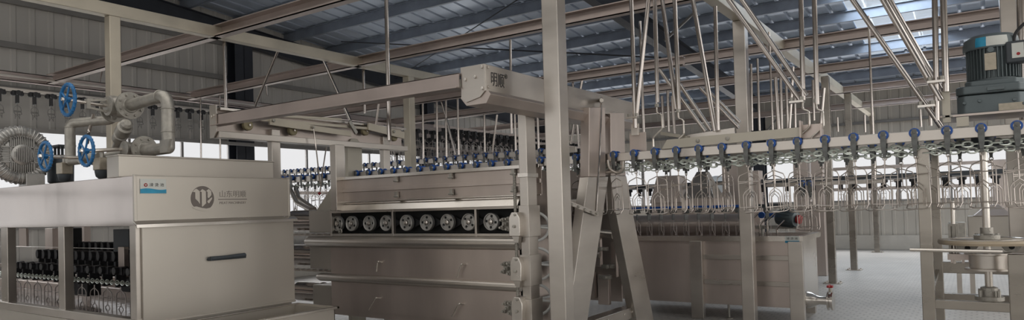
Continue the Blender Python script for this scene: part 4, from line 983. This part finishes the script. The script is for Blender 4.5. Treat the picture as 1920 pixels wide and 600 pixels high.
A = thing('bracket_plate', 'folded grey bracket plate standing on the rail under two rods', 'bracket', (a.x, 6.4, 2.12))
MB().box(a.x, b.x, 6.43, 6.445, 2.12, 2.24).box(a.x, a.x + .012, 6.33, 6.44, 2.12, 2.27).box(b.x - .012, b.x, 6.33, 6.44, 2.12, 2.22).build('plate', STEELP, A, bevel=0.002)
def clamp(px, py, Y, lab, kind=0):
    c = AY(px, py, Y); A = thing('rod_hook', lab, 'hook', c)
    if kind == 0:
        MB().tube(bend([c + V(0, 0, .12), c + V(0, 0, .0), c + V(.05, 0, -.02), c + V(.05, 0, -.16), c + V(-.05, 0, -.24), c + V(-.05, 0, -.33)], .02, 3), .009, 8).build('bent_rod', STEELB, A)
        MB().bolt(c + V(0, -.0, .06), (0, 0, 1), .022, .03).build('nut', CAST, A)
    else:
        MB().box(c.x - .1, c.x + .02, c.y - .03, c.y + .03, c.z - .01, c.z + .01).build('strap', STEELB, A, bevel=0.002)
        MB().bolt(c + V(-.08, 0, .01), (0, 0, 1), .018, .03).build('nut', CAST, A); MB().bolt(c + V(0, 0, .01), (0, 0, 1), .018, .03).build('nut', CAST, A)
clamp(1232, 212, 6.4, 'bent steel hook under the hooked upright rod'); clamp(1272, 222, 6.4, 'bent steel hook at the left end of the rail plate'); clamp(1193, 220, 6.38, 'small clamp joining the leaning rod to the leftmost rod', 1)
clamp(1503, 190, 6.36, 'small clamp joining the long diagonal rods to the left upright', 1); clamp(1505, 205, 6.4, 'bent steel hook above the bracket plate'); clamp(1531, 205, 6.4, 'bent steel hook at the right of the bracket plate')
clamp(1766, 152, 6.36, 'small clamp joining the thick diagonal rod to the motor mounting', 1); clamp(1748, 198, 6.36, 'small clamp at the foot of the long thin diagonal rod', 1)
a = AY(1191, 225, 6.45); 
A = thing('hanger_bracket', 'square sheet bracket hanging the rail under the leftmost rod cluster', 'bracket', a)
p = AY(1180, 250, 6.46); q = AY(1212, 292, 6.46); MB().box(p.x, q.x, 6.46, 6.475, q.z, p.z).build('plate', STEELP, A, bevel=0.002)
p = AY(1187, 232, 6.44); MB().box(p.x - .02, p.x + .06, 6.43, 6.46, p.z - .12, p.z).build('lug', STEELB, A, bevel=0.002)
# first trolley guide arm near splayed legs
tag(MB().tube(bend([AY(1140, 300, 6.3), AY(1143, 318, 6.3), AY(1160, 326, 6.3), AY(1168, 318, 6.3), AY(1169, 302, 6.3)], .08, 5), .014, 8).build('bent_guide', STEEL), 'bent steel guide bar below the last trolley beside the splayed legs', 'bar')
tag(MB().tube([AY(1122, 324, 6.35), AY(1160, 322, 6.35)], .014, 8).build('guide_bar', STEEL), 'short level guide bar between the splayed legs', 'bar')

# ------------------------------------------------------------------ long tank
YT = 9.17; ZT = 1.10
xl = -4.7; xr = AY(1500, 470, YT).x; YT2 = AZ(1550, 437, ZT).y
A = thing('long_tank', 'long rectangular stainless tank standing on square legs, right of the splayed frame', 'tank', ((xl + xr) / 2, YT, 0))
MB().box(xl, xr - .001, YT - .002, YT + .012, .216, ZT - .001).build('front_panel', STEELP, A)
MB().box(xr - .012, xr, YT + .013, YT2 - .013, .216, ZT).build('end_panel', STEELB, A)
MB().box(xl + .001, xl + .012, YT + .013, YT2 - .013, .216, ZT).build('end_panel', STEELP, A)
MB().box(xl, xr, YT2 - .012, YT2, .21, ZT).build('back_panel', STEELP, A)
MB().box(xl + .002, xr - .002, YT + .002, YT2 - .002, .20, .215).build('bottom_panel', STEELP, A)
MB().box(xl, xr - .03, YT - .05, YT + .02, ZT + .001, ZT + .015).build('rim', STEELB, A); MB().box(xl, xr - .03, YT2 - .02, YT2 + .05, ZT + .001, ZT + .015).build('rim', STEELB, A); MB().box(xr - .03, xr + .05, YT - .05, YT2 + .05, ZT + .001, ZT + .015).build('rim', STEELB, A)
MB().box(xl, xr + .039, YT - .049, YT - .04, ZT - .05, ZT).build('rim_lip', STEELB, A); MB().box(xr + .04, xr + .049, YT - .049, YT2 + .049, ZT - .05, ZT).build('rim_lip', STEELB, A)
for px, w in ((1306, .17), (1493, .17)):
    x = AY(px, 520, YT - .08).x; lg = MB().box(x - w / 2, x + w / 2, YT - .09, YT + .0, 0, ZT - .05).build('leg', STEEL, A, bevel=0.006)
for x in (xl + .1, xr - .1): MB().box(x - .07, x + .07, YT2 - .1, YT2 - .0, 0, .21).build('leg', STEEL, A)
for z in (.835, .50): 
    xa = AY(1320, 480, YT).x; MB().box(xa, xr - .05, YT - .035, YT, z - .03, z + .03).build('stiffener', STEEL, A, bevel=0.004)
x = AY(1316, 500, YT).x; MB().box(x - .004, x + .02, YT - .02, YT, .50, .84).build('seam_slot', DARK, A)
MB().box(xl + .02, xr - .02, YT + .02, YT2 - .02, .80, .82).build('water', WATER, A)
for px in (1215, 1366): 
    x = AY(px, 560, YT + .1).x; MB().lathe([(.05, 0), (.05, .01), (.015, .02), (.015, .21)], (x, YT + .1, 0), (0, 0, 1), 14).build('levelling_foot', CAST, A)
x = AY(1485, 450, YT - .06).x
lb = MB().box(x - .085, x + .085, YT - .056, YT - .0505, 1.03, 1.115).build('name_label', LABW, A); MB().box(x - .085, x + .085, YT - .058, YT - .056, 1.032, 1.058).build('blue_band', LABB, lb)
text('lettering', '浸 烫 池', .032, (x, YT - .0565, 1.085), (1, 0, 0), (0, 0, 1), INK, lb, .0006, sx=1.2)
c0 = V(xr, YT + .35, .27)
MB().lathe([(.11, 0), (.10, .05), (.07, .10), (.055, .14), (.055, .24)], c0, (1, -.0, 0), 22).build('outlet_pipe', STEELB, A)
V1 = thing('butterfly_valve', 'butterfly valve with a red topped lever on the tank outlet', 'valve', (xr + .24, YT + .35, .1))
mb = MB(); mb.lathe([(.12, 0), (.12, .02), (.09, .022), (.09, .045), (.12, .047), (.12, .067)], V(xr + .241, YT + .35, .27), (1, 0, 0), 26); mb.build('body', STEELB, V1)
MB().tube([(xr + .275, YT + .35, .38), (xr + .275, YT + .35, .45)], .02, 10).build('neck', CAST, V1)
mb = MB(); mb.box(xr + .24, xr + .31, YT + .30, YT + .37, .44, .47); mb.box(xr + .26, xr + .285, YT + .2, YT + .34, .455, .48); mb.build('lever', REDP, V1, bevel=0.004)
# drum in the tank and its conveyor line
A = thing('stirrer_drum', 'long horizontal brown steel drum lying above the tank water', 'drum', (xl + 1, YT + .75, .95))
xa = AY(1180, 415, YT + .8).x; xb = AY(1393, 412, YT + .8).x
MB().lathe([(.02, -.12), (.05, -.08), (.15, 0), (.15, xb - xa), (.05, xb - xa + .05)], (xa, YT + .85, 1.24), (1, 0, 0), 28).build('shell', STEELP, A)
MB().tube([(xa - .3, YT + .85, 1.24), (xa, YT + .85, 1.24)], .03, 10).build('axle', STEEL, A)
MB().box(xb, xb + .05, YT + .80, YT + .9, .82, 1.24).build('bearing_stand', STEEL, A); MB().box(xa - .05, xa, YT + .80, YT + .9, .82, 1.24).build('bearing_stand', STEEL, A)
YD = YT + .45
p = AY(1185, 393, YD); q = AY(1470, 393, YD)
A = rail_line('conveyor_rail', (p.x - .6, YD, 1.50), (q.x, YD, 1.50), h=.05, w=.05, m=MOTORD, label='dark low conveyor rail over the long tank')
A2 = tag(MB().box(p.x, q.x - .5, YD - .035, YD - .027, 1.49, 1.525).build('blue_guide', BLUEN), 'blue plastic guide strip on the low rail over the tank', 'guide strip')
pt = make_far(drop=.36, w=.075); x = p.x - .3; i = 0
pt.children[0].data = pt.children[0].data.copy(); 
for ch in pt.children:
    if ch.name.startswith('roller_block'): ch.data.materials[0] = GREYB
o = pt
while x < q.x - .1:
    if i: o = copy_tree(pt)
    o.location = (x, YD, 1.42); o.rotation_euler.z = random.uniform(-.3, .3); o.scale = (.6, .8, .8); o['label'] = 'small shackle trolley over the long tank, %s from the splayed frame' % ordn(i + 1); o['group'] = 'shackle trolleys over the long tank'
    i += 1; x += .19
c = AY(1477, 409, YD + .3)
A = thing('small_motor', 'small grey blue motor with a red part above the tank corner', 'motor', c)
ax = V(.9, -.35, -.1).normalized()
MB().lathe([(.05, -.16), (.10, -.14), (.115, -.10), (.115, .10), (.10, .13), (.04, .14)], c, ax, 24).build('casing', MOTOR, A)
MB().lathe([(.06, 0), (.06, .04), (.02, .05)], c + ax * .15, ax, 14).build('fan_hub', REDP, A)
mb = MB()
for k in range(16):
    t = k * math.pi / 8; u = ax.orthogonal().normalized(); w = ax.cross(u); d = u * math.cos(t) + w * math.sin(t); mb.bar(c + d * .118 - ax * .09, c + d * .118 + ax * .09, .006, .014, u)
mb.build('fins', MOTOR, A)
mb = MB()
for s in (-.2, -.32): mb.lathe([(.045, -.02), (.045, .02)], c + V(s, -.1, .05), (0, 1, 0), 16)
mb.build('blue_roller', BLUEN, A); MB().box(c.x - .45, c.x + .1, c.y + .05, c.y + .12, c.z - .15, c.z - .1).box(c.x - .4, c.x - .35, c.y + .02, c.y + .1, ZT - .28, c.z - .1).build('mount', CAST, A)
p = AY(1452, 440, YD - .1)
mb = MB()
for k, (dx, hh) in enumerate(((-.5, .22), (-.42, .3), (-.3, .25), (-.2, .3), (-.08, .2))):
    mb.tube(bend([(c.x + dx, YD, ZT - .29), (c.x + dx, YD, ZT - .1 + hh), (c.x + dx + .1, YD + .02, ZT + hh)], .04), .012, 6)
tag(mb.build('spray_pipes', STEELT), 'cluster of thin bent spray pipes at the right end of the tank', 'pipes')

# ------------------------------------------------------------------ drive station (right)
XD = AY(1851, 455, 6.72).x; YD2 = 6.72
A = thing('drive_stand', 'square tube steel stand carrying the drive shaft at the far right', 'frame', (XD, YD2, 0))
def sq(px, Y, w, z0, z1, nm='post', m=STEEL):
    x = AY(px, 450, Y).x; MB().box(x - w / 2, x + w / 2, Y - w / 2, Y + w / 2, z0, z1).build(nm, m, A, bevel=0.006); return x
YA, YC = 6.48, 7.3
xa = sq(1737, YA, .09, 0, 2.0, m=STEELSHADE); xb = sq(1756, YC, .085, 0, 2.0, m=STEELSHADE)
x5 = AY(1905, 500, YA).x; MB().box(x5 - .05, x5 + .06, YA - .05, YA + .05, 0, 1.12).build('post', STEELSHADE, A, bevel=0.006)
xd = sq(1965, YC, .10, 0, 2.0, m=STEELSHADE)
zf = AY(1800, 572, YA).z; MB().box(xa, xa + 1.4, YA - .03, YA + .03, zf - .035, zf + .035).build('cross_bar', STEELSHADE, A, bevel=0.005)
zr = AY(1800, 561, YC).z; MB().box(xb, xb + 1.3, YC - .04, YC + .03, zr - .05, zr + .05).build('cross_bar', STEELSHADE, A, bevel=0.005)
zm = AY(1780, 501, YC).z; MB().box(xb, xb + 1.3, YC - .04, YC + .03, zm - .05, zm + .05).build('cross_bar', STEELSHADE, A, bevel=0.005)
MB().bar((xa, YA, zf), (xb, YC - .04, zr - .02), .05, .05, (0, 0, 1)).build('cross_bar', STEELSHADE, A, bevel=0.004)
MB().bar((xa, YA, zf + .05), (xb, YC - .04, zr + .25), .03, .03, (0, 0, 1)).build('brace', STEELSHADE, A)
MB().bar((XD, YA, zf), (XD, YC, zf + .0), .10, .05, (1, 0, 0)).build('bearing_beam', STEELSHADE, A, bevel=0.004)
a = AY(1706, 468, 6.1); MB().tube([a, AY(1880, 472, 6.1)], .014, 8).build('guide_rod', STEELB, A)
sh = thing('drive_shaft', 'tall round drive shaft running down from the geared motor to its bearing', 'shaft', (XD, YD2, zf))
MB().cyl((XD, YD2, zf), (XD, YD2, 2.12), .027, 18).build('shaft', STEELB, sh)
mb = MB(); mb.lathe([(.10, 0), (.10, .03), (.06, .035), (.06, .10), (.035, .11)], (XD, YD2, zf + .02), (0, 0, 1), 20)
for t in range(4): 
    a_ = t * math.pi / 2 + .8; mb.bolt((XD + math.cos(a_) * .085, YD2 + math.sin(a_) * .085, zf + .05), (0, 0, 1), .014, .05)
mb.build('foot_bearing', CAST, sh)
MB().lathe([(.16, 0), (.16, .015), (.13, .02), (.13, .12), (.16, .125), (.16, .14)], (XD, YD2, AY(1850, 506, YD2).z), (0, 0, 1), 30).build('bearing_drum', STEEL, sh)
zq = AY(1852, 453, YD2).z
W = thing('guide_sheave', 'large flat wheel with a tan rim on the drive shaft', 'wheel', (XD, YD2, zq))
RW = .335
MB().lathe([(RW - .03, -.02), (RW, -.018), (RW + .008, 0), (RW, .018), (RW - .03, .02)], (XD, YD2, zq), (0, 0, 1), 56).build('rim', WOODR, W)
MB().lathe([(.04, -.008), (RW - .02, -.008), (RW - .02, .014), (.04, .014)], (XD, YD2, zq), (0, 0, 1), 56).build('disc', STEEL, W)
mb = MB(); mb.lathe([(.09, 0), (.09, .04), (.045, .05), (.045, .1)], (XD, YD2, zq + .014), (0, 0, 1), 24)
for t in range(6): mb.bolt((XD + math.cos(t * 1.047) * .07, YD2 + math.sin(t * 1.047) * .07, zq + .05), (0, 0, 1), .012, .015)
mb.build('hub', CAST, W)
mb = MB(); mb.torus((XD, YD2, zq + .02), (0, 0, 1), RW - .09, .008, 44, 6); mb.build('disc_bead', STEELB, W)
# sprocket at chain level
W = thing('chain_sprocket', 'dark horizontal sprocket turning the chain under the geared motor', 'sprocket', (XD, YD2, 1.98))
MB().prism([((.325 if (k // 2) % 2 else .295) * math.cos(k * 2 * math.pi / 112), (.325 if (k // 2) % 2 else .295) * math.sin(k * 2 * math.pi / 112)) for k in range(112)], (XD, YD2, 1.955), (1, 0, 0), (0, 1, 0), (0, 0, .02)).build('disc', MOTORD, W)
MB().lathe([(.08, 0), (.08, .08), (.04, .09)], (XD, YD2, 1.985), (0, 0, 1), 20).build('hub', MOTORD, W)
# two side housings on the stand next to the wheel
S = thing('guard_bracket', 'slotted steel guard bracket left of the tan rimmed wheel', 'bracket', AY(1787, 460, 6.9))
p = AY(1777, 420, 7.0); q = AY(1799, 484, 7.0)
MB().box(p.x, p.x + .02, 7.0, 7.06, q.z, p.z).box(q.x - .02, q.x, 7.0, 7.06, q.z, p.z).box(p.x + .001, q.x - .001, 7.002, 7.058, p.z - .02, p.z - .001).box(p.x + .001, q.x - .001, 7.002, 7.058, q.z + .001, q.z + .02).build('frame', CAST, S)
r0 = AY(1786, 378, 7.03); r1 = AY(1789, 494, 7.03); MB().tube([r0, r1], .016, 10).build('spindle', STEELB, S)
MB().tube([r0 - V(0, 0, .35), r0 - V(0, 0, .2)], .03, 12).build('collar', CAST, S)
S = thing('lower_guide', 'flat toothed guide plate under the tan rimmed wheel', 'guide', AY(1840, 478, 6.9))
p = AY(1777, 482, 6.95); mb = MB(); mb.box(p.x, p.x + 1.2, 6.9, 7.1, p.z - .02, p.z + .03)
for k in range(14): mb.box(p.x + .08 * k + .02, p.x + .08 * k + .04, 6.95, 6.97, p.z - .05, p.z - .02)
mb.build('plate', STEELP, S)
for px, py in ((1814, 465), (1897, 463)):
    S = thing('pillow_block', 'small cast bearing block hanging %s of the drive shaft under the wheel' % ('left' if px < 1850 else 'right'), 'bearing', AY(px, py, 6.8))
    c = AY(px, py, 6.8); MB().prism([(-.08, .04), (.08, .04), (.08, .02), (.045, -.03), (.0, -.045), (-.045, -.03), (-.08, .02)], c, (1, 0, 0), (0, 0, 1), (0, .06, 0)).build('casting', CAST, S, bevel=0.004)
    MB().lathe([(.02, 0), (.02, .005)], c - V(0, .001, 0), (0, -1, 0), 16).build('bore', DARK, S)

# geared motor
MX = AY(1863, 150, YD2).x
mz = lambda py: AY(1860, py, YD2).z
A = thing('geared_motor', 'big grey blue vertical geared motor standing above the conveyor rail', 'motor', (MX, YD2, 2.17))
pz = mz(217)
mb = MB(); mb.box(MX - .42, MX + .6, YD2 - .30, YD2 + .25, pz - .012, pz + .004); mb.build('base_plate', STEELP, A)
g0, g1 = pz + .004, mz(155)
hull = [(-.24, -.17), (-.19, -.22), (.17, -.22), (.24, -.14), (.24, .16), (.16, .22), (-.18, .22), (-.24, .16)]
MB().prism([(a * .98, b * .98) for a, b in hull], (MX - .015, YD2, g0), (1, 0, 0), (0, 1, 0), (0, 0, (g1 - g0) * .58)).build('gearbox', MOTOR, A, bevel=0.015)
MB().prism(hull, (MX - .015, YD2, g0 + (g1 - g0) * .60), (1, 0, 0), (0, 1, 0), (0, 0, (g1 - g0) * .26)).build('gearbox_lid', MOTOR, A, bevel=0.014)
MB().prism([(a * .8, b * .8) for a, b in hull], (MX, YD2, g0 + (g1 - g0) * .84), (1, 0, 0), (0, 1, 0), (0, 0, (g1 - g0) * .18)).build('gearbox_neck', MOTOR, A, bevel=0.012)
mb = MB()
for a, b in ((-.20, .35), (-.1, .38), (.12, .33), (.18, .2)): mb.bolt((MX + a, YD2 - .217, g0 + (g1 - g0) * b), (0, -1, 0), .014, .012)
mb.box(MX - .05, MX + .06, YD2 - .245, YD2 - .2, g0 + (g1 - g0) * .66, g0 + (g1 - g0) * .75); mb.build('boss', MOTOR, A, bevel=0.004)
MB().box(MX + .02, MX + .2, YD2 - .222, YD2 - .216, g0 + .01, g0 + .065).build('gearbox_plate', PLATE, A)
m0, m1 = g1 - .01, mz(93)
MB().lathe([(.15, 0), (.155, .02), (.155, m1 - m0)], (MX, YD2, m0), (0, 0, 1), 40).build('motor_body', MOTOR, A)
mb = MB()
for k in range(40):
    t = k * 2 * math.pi / 40; d = V(math.cos(t), math.sin(t), 0)
    if -.35 < math.sin(t + .0) and False: continue
    c = V(MX, YD2, 0) + d * .165; mb.bar(c + V(0, 0, m0 + .03), c + V(0, 0, m1), .006, .03, d.cross(V(0, 0, 1)))
mb.build('cooling_fins', MOTOR, A)
MB().lathe([(.185, 0), (.19, .01), (.19, .05), (.18, .09), (.15, .115), (.08, .12)], (MX - .01, YD2, m1 - .01), (0, 0, 1), 40).build('fan_cover', MOTOR, A)
dv = (EYE - V(MX, YD2, CZ)); dv.z = 0; dv.normalize(); sd = V(0, 0, 1).cross(dv)
def facepl(off, w, z0, z1, rad, nm, m):
    c = V(MX, YD2, 0) + dv * rad + sd * off; mb = MB(); mb.prism([(-w / 2, z0), (w / 2, z0), (w / 2, z1), (-w / 2, z1)], c, sd, (0, 0, 1), dv * .008); return mb.build(nm, m, A)
facepl(-.015, .075, mz(137), mz(106), .182, 'nameplate', PLATE)
mb = MB(); MB().lathe([(.022, 0), (.022, .02)], V(MX, YD2, mz(100)) + dv * .17 - sd * .01, dv, 12).build('eye_boss', MOTOR, A)
# sticker round the fan cover, blue then white
def ringpart(a0, a1, nm, m):
    base = math.atan2(dv.y, dv.x); P_ = []; n_ = 10
    vs = []; 
    for i_ in range(n_ + 1):
        t = base + a0 + (a1 - a0) * i_ / n_; d = V(math.cos(t), math.sin(t), 0)
        for (rr, zz) in ((.1915, .012), (.1915, .05), (.182, .088)): vs.append(V(MX - .01, YD2, m1 - .01 + zz) + d * rr)
        for (rr, zz) in ((.186, .012), (.186, .05), (.178, .084)): vs.append(V(MX - .01, YD2, m1 - .01 + zz) + d * rr)
    fs = []
    for i_ in range(n_):
        for j_ in range(2): fs.append((i_ * 6 + j_, i_ * 6 + 6 + j_, i_ * 6 + 7 + j_, i_ * 6 + 1 + j_)); fs.append((i_ * 6 + 3 + j_, i_ * 6 + 4 + j_, i_ * 6 + 10 + j_, i_ * 6 + 9 + j_))
    MB().add(vs, fs).build(nm, m, A)
ringpart(-.55, -.15, 'blue_sticker', LABB); ringpart(-.15, .62, 'white_sticker', LABW)
tc = AY(1910, 98, YD2 - .12); tb = MB().box(tc.x - .085, tc.x + .09, tc.y - .06, tc.y + .06, tc.z - .085, tc.z + .085).build('terminal_box', MOTORD, A, bevel=0.015)
MB().box(MX + .1, tc.x, YD2 - .12, YD2, tc.z - .05, tc.z + .05).build('terminal_neck', MOTOR, A)
sk = MB().box(tc.x - .045, tc.x + .03, tc.y - .064, tc.y - .06, tc.z - .05, tc.z + .065).build('terminal_sticker', LABW, tb)
MB().lathe([(.012, 0), (.012, .002)], (tc.x - .005, tc.y - .064, tc.z - .02), (0, -1, 0), 14).build('red_dot', REDP, tb)
tag(MB().tube(bend([tc + V(-.03, 0, .07), tc + V(-.02, 0, .15), tc + V(.06, 0, .24), tc + V(.35, 0, .28)], .1, 5), .012, 8).build('power_cable', RUBBER), 'black power cable curving out of the motor terminal box', 'cable')
# plates to the left of the motor carrying the rods
S = thing('motor_mount', 'cream mounting plate bolted left of the geared motor', 'plate', AY(1780, 205, 6.4))
p = AY(1765, 172, 6.42); q = AY(1783, 226, 6.42); MB().box(p.x, q.x, 6.42, 6.44, 2.16, p.z).build('plate', CREAM, S, bevel=0.002)
for dx in (-.02, .03): MB().bolt(((p.x + q.x) / 2 + dx, 6.42, 2.21), (0, -1, 0), .012, .012).build('plate_bolt', CAST, S)
p = AY(1793, 220, 6.38); q = AY(1817, 236, 6.38); MB().box(p.x, q.x, 6.38, 6.42, q.z, p.z).build('spacer', CREAM, S)
# ------------------------------------------------------------------ far machines behind
def far_hopper(px, pyt, pyb, wt, wb, Y, m, lab, nm='hopper'):
    t = AY(px, pyt, Y); b = AY(px, pyb, Y); S = thing(nm, lab, 'hopper', (b.x, Y, 0))
    s = (t.z - b.z) / (pyb - pyt); 
    wt *= s; wb *= s
    vs = [(t.x - wt / 2, Y - wt / 2, t.z), (t.x + wt / 2, Y - wt / 2, t.z), (t.x + wt / 2, Y + wt / 2, t.z), (t.x - wt / 2, Y + wt / 2, t.z), (b.x - wb / 2, Y - wb / 2, b.z), (b.x + wb / 2, Y - wb / 2, b.z), (b.x + wb / 2, Y + wb / 2, b.z), (b.x - wb / 2, Y + wb / 2, b.z)]
    MB().add(vs, [(0, 1, 2, 3), (7, 6, 5, 4), (0, 4, 5, 1), (1, 5, 6, 2), (2, 6, 7, 3), (3, 7, 4, 0)]).build('hood', m, S, bevel=0.01)
    return S, t, b
S, t, b = far_hopper(1861, 383, 404, 18, 62, 12.0, STEELP, 'grey pyramid hood over a small cabinet behind the drive shaft')
MB().box(b.x - .3, b.x + .3, 11.8, 12.2, .75, b.z).build('cabinet', TANKM, S, bevel=0.01)
for dx in (-.27, .27):
    for dy in (-.17, .17): MB().box(b.x + dx - .03, b.x + dx + .03, 12 + dy - .03, 12 + dy + .03, 0, .76).build('leg', STEEL, S)
for px in (1795, 1925):
    c = AY(px, 430, 11.5); S = thing('side_bracket', 'small far control bracket %s of the pyramid hood' % ('left' if px < 1870 else 'right'), 'bracket', (c.x, 11.5, 0))
    MB().box(c.x - .1, c.x + .1, 11.45, 11.6, c.z - .2, c.z + .1).build('box', CAST, S, bevel=0.01); MB().box(c.x - .03, c.x + .03, 11.5, 11.56, 0, c.z - .2).build('stand', STEEL, S)
S, t, b = far_hopper(1318, 322, 372, 18, 62, 13.0, STEEL, 'dull steel hopper shape behind the hanging shackles over the tank')
MB().box(b.x - .3, b.x + .3, 12.7, 13.3, 0, b.z).build('stand', STEELP, S)
c = AY(1345, 350, 15.6); S = thing('white_drum', 'big white drum standing behind the dull steel hopper', 'drum', (c.x, 15.6, 0))
MB().lathe([(.62, 0), (.62, .9), (.55, 1.1), (.3, 1.25), (.05, 1.3)], (c.x, 15.6, .85), (0, 0, 1), 36).build('shell', WHITE, S)
for k in range(4): t_ = k * 1.57 + .4; MB().cyl((c.x + math.cos(t_) * .5, 15.6 + math.sin(t_) * .5, 0), (c.x + math.cos(t_) * .5, 15.6 + math.sin(t_) * .5, .9), .03, 8).build('leg', STEEL, S)
S, t, b = far_hopper(1258, 330, 380, 40, 60, 13.6, STEELP, 'dark steel cabinet with sloping sides far behind the splayed frame', 'cabinet')
MB().box(b.x - .35, b.x + .35, 13.4, 13.8, 0, b.z).build('stand', STEELP, S)
for px, w, Y, top, lab in ((1368, 28, 14, 300, 'grey upright casing far behind the tank post, left of it'), (1410, 22, 14, 320, 'grey upright casing far behind the tank post, right of it'), (1500, 22, 15, 300, 'tall dull panel far behind the bracket plate'), (1880, 26, 20, 300, 'pale column casing by the back windows at the right'), (1530, 18, 15, 285, 'narrow dull panel far behind the bracket plate')):
    c = AY(px, top, Y); s = 1.2 * w / FPX * Y / 1.1
    tag(MB().box(c.x - s / 2, c.x + s / 2, Y, Y + .3, 0, c.z).build('machine_casing', STEELP, bevel=0.01), lab, 'casing')
# far low line of dark trolleys
Yq = 14.2; c0 = AY(1150, 352, Yq); c1 = AY(1500, 350, Yq)
rail_line('conveyor_rail', (c0.x - 1, Yq, c0.z), (c1.x + 6, Yq, c0.z), h=.08, w=.05, m=MOTORD, label='dark far conveyor rail in front of the back windows')
x = c0.x - .8; i = 0
while x < c1.x + 5.5:
    if not (c0.x + 3.4 < x < c0.x + 3.6):
        o = copy_tree(pf); o.location = (x, Yq, c0.z - .12); o.scale = (.8, 1, .8); o['label'] = 'small dark trolley on the far rail before the back windows'; o['group'] = 'dark trolleys on the far rail'
    x += .24; i += 1
# hanging far rail second level with blue rollers at the right of the tank
for i, px in enumerate((1505, 1519)):
    o = copy_tree(proto); o.location = AY(px, 348, 9.6); o['label'] = 'blue wheeled trolley hanging low behind the front shackles, %s of two' % ('left' if i == 0 else 'right'); o['group'] = 'pair of low trolleys'
c = AY(1512, 345, 9.6); rail_line('conveyor_rail', (c.x - .5, 9.6, c.z), (c.x + .9, 9.6, c.z), h=.05, label='short low conveyor rail right of the tank')
for k, dx in enumerate((-.4, .8)): rod([V(c.x + dx, 9.6, c.z), V(c.x + dx, 9.6, 3.85)], .014, 'thin hanger rod of the short low rail, %s one' % ('left' if k == 0 else 'right'))
# cross tubes before back windows
for k, (z, Y) in enumerate(((2.35, 21.8), (1.75, 21.6))):
    solid(-3.5, 7, Y, Y + .06, z, z + .09, STEELP, 'window_rail', 'level steel rail before the back windows, %s' % ('upper one' if k == 0 else 'lower one'))
for k, x in enumerate((-12.9, -12.5)):
    solid(x, x + .06, 6, 20, 2.0 + k * .35, 2.07 + k * .35, STEELP, 'window_rail', 'level steel rail before the left windows, %s' % ('lower one' if k == 0 else 'upper one'))

# ------------------------------------------------------------------ light
w = bpy.data.worlds.new('sky'); scn.world = w; w.use_nodes = True
bg = w.node_tree.nodes['Background']; bg.inputs[0].default_value = (0.97, 0.98, 1.0, 1); bg.inputs[1].default_value = 0.88
def area(name, loc, rot, sx, sy, power, col=(1, 1, 1)):
    ld = bpy.data.lights.new(name, 'AREA'); ld.shape = 'RECTANGLE'; ld.size = sx; ld.size_y = sy; ld.energy = power; ld.color = col
    o = bpy.data.objects.new(name, ld); COL.objects.link(o); o.location = loc; o.rotation_euler = rot; return o
# daylight: sky at windows and skylight; fills and uplights are added out of view
area('fill_front', (-2, YF - .6, 3.1), (R(90), 0, 0), 20, 4.2, 185, (1, .94, .86))  # added panel standing for sky outside an unseen opening behind the camera
area('fill_right', (XR + .6, 8, 2.6), (R(90), 0, R(90)), 26, 3.2, 560, (1, .96, .90))  # added side panel, shines in through an unseen opening
area('top_fill', (5.0, 13, 5.6), (0, 0, 0), 5, 16, 650, (1, .97, .93))  # added fill lamp under the closed roof, brightens the floor
area('top_fill', (-4, 1.5, 6.4), (0, 0, 0), 12, 6, 230, (1, .95, .88))  # second added fill, hung below unbroken roof sheets
area('daylight_skylight', (-1.35, 16.5, roofz(16.5) + .5), (0, 0, 0), 1.6, 6.8, 400, (.95, .98, 1))
area('sky_back', (-2.5, YB + 2.2, 5.0), (R(-55), 0, 0), 24, 2.5, 1500, (.97, .98, 1))
area('uplight_back', (-2.5, YB + 2.0, 0.5), (R(-130), 0, 0), 24, 2.5, 650, (.96, .97, 1))  # added uplight below the sill, brightens the roof underside
area('sky_left', (XL - 2.2, 9, 5.0), (0, R(-55), 0), 2.5, 26, 1500, (.97, .98, 1))
area('uplight_left', (XL - 2.0, 9, 0.5), (0, R(-130), 0), 2.5, 26, 330, (.92, .96, 1))  # same added uplight outside the left windows
vs = scn.view_settings; vs.view_transform = 'Standard'; vs.look = 'None'; vs.gamma = 1.0; vs.use_curve_mapping = False; vs.exposure = 0.0
scn.cycles.use_denoising = True
try: scn.cycles.denoiser = 'OPENIMAGEDENOISE'
except Exception: pass
scn.cycles.max_bounces = 8; scn.cycles.transparent_max_bounces = 12; scn.cycles.sample_clamp_indirect = 4.0; scn.cycles.caustics_reflective = False; scn.cycles.caustics_refractive = False
# tidy: delete prototype leftovers without a label
for o in list(scn.objects):
    if o.parent is None and o.type == 'EMPTY' and not o.children: bpy.data.objects.remove(o)
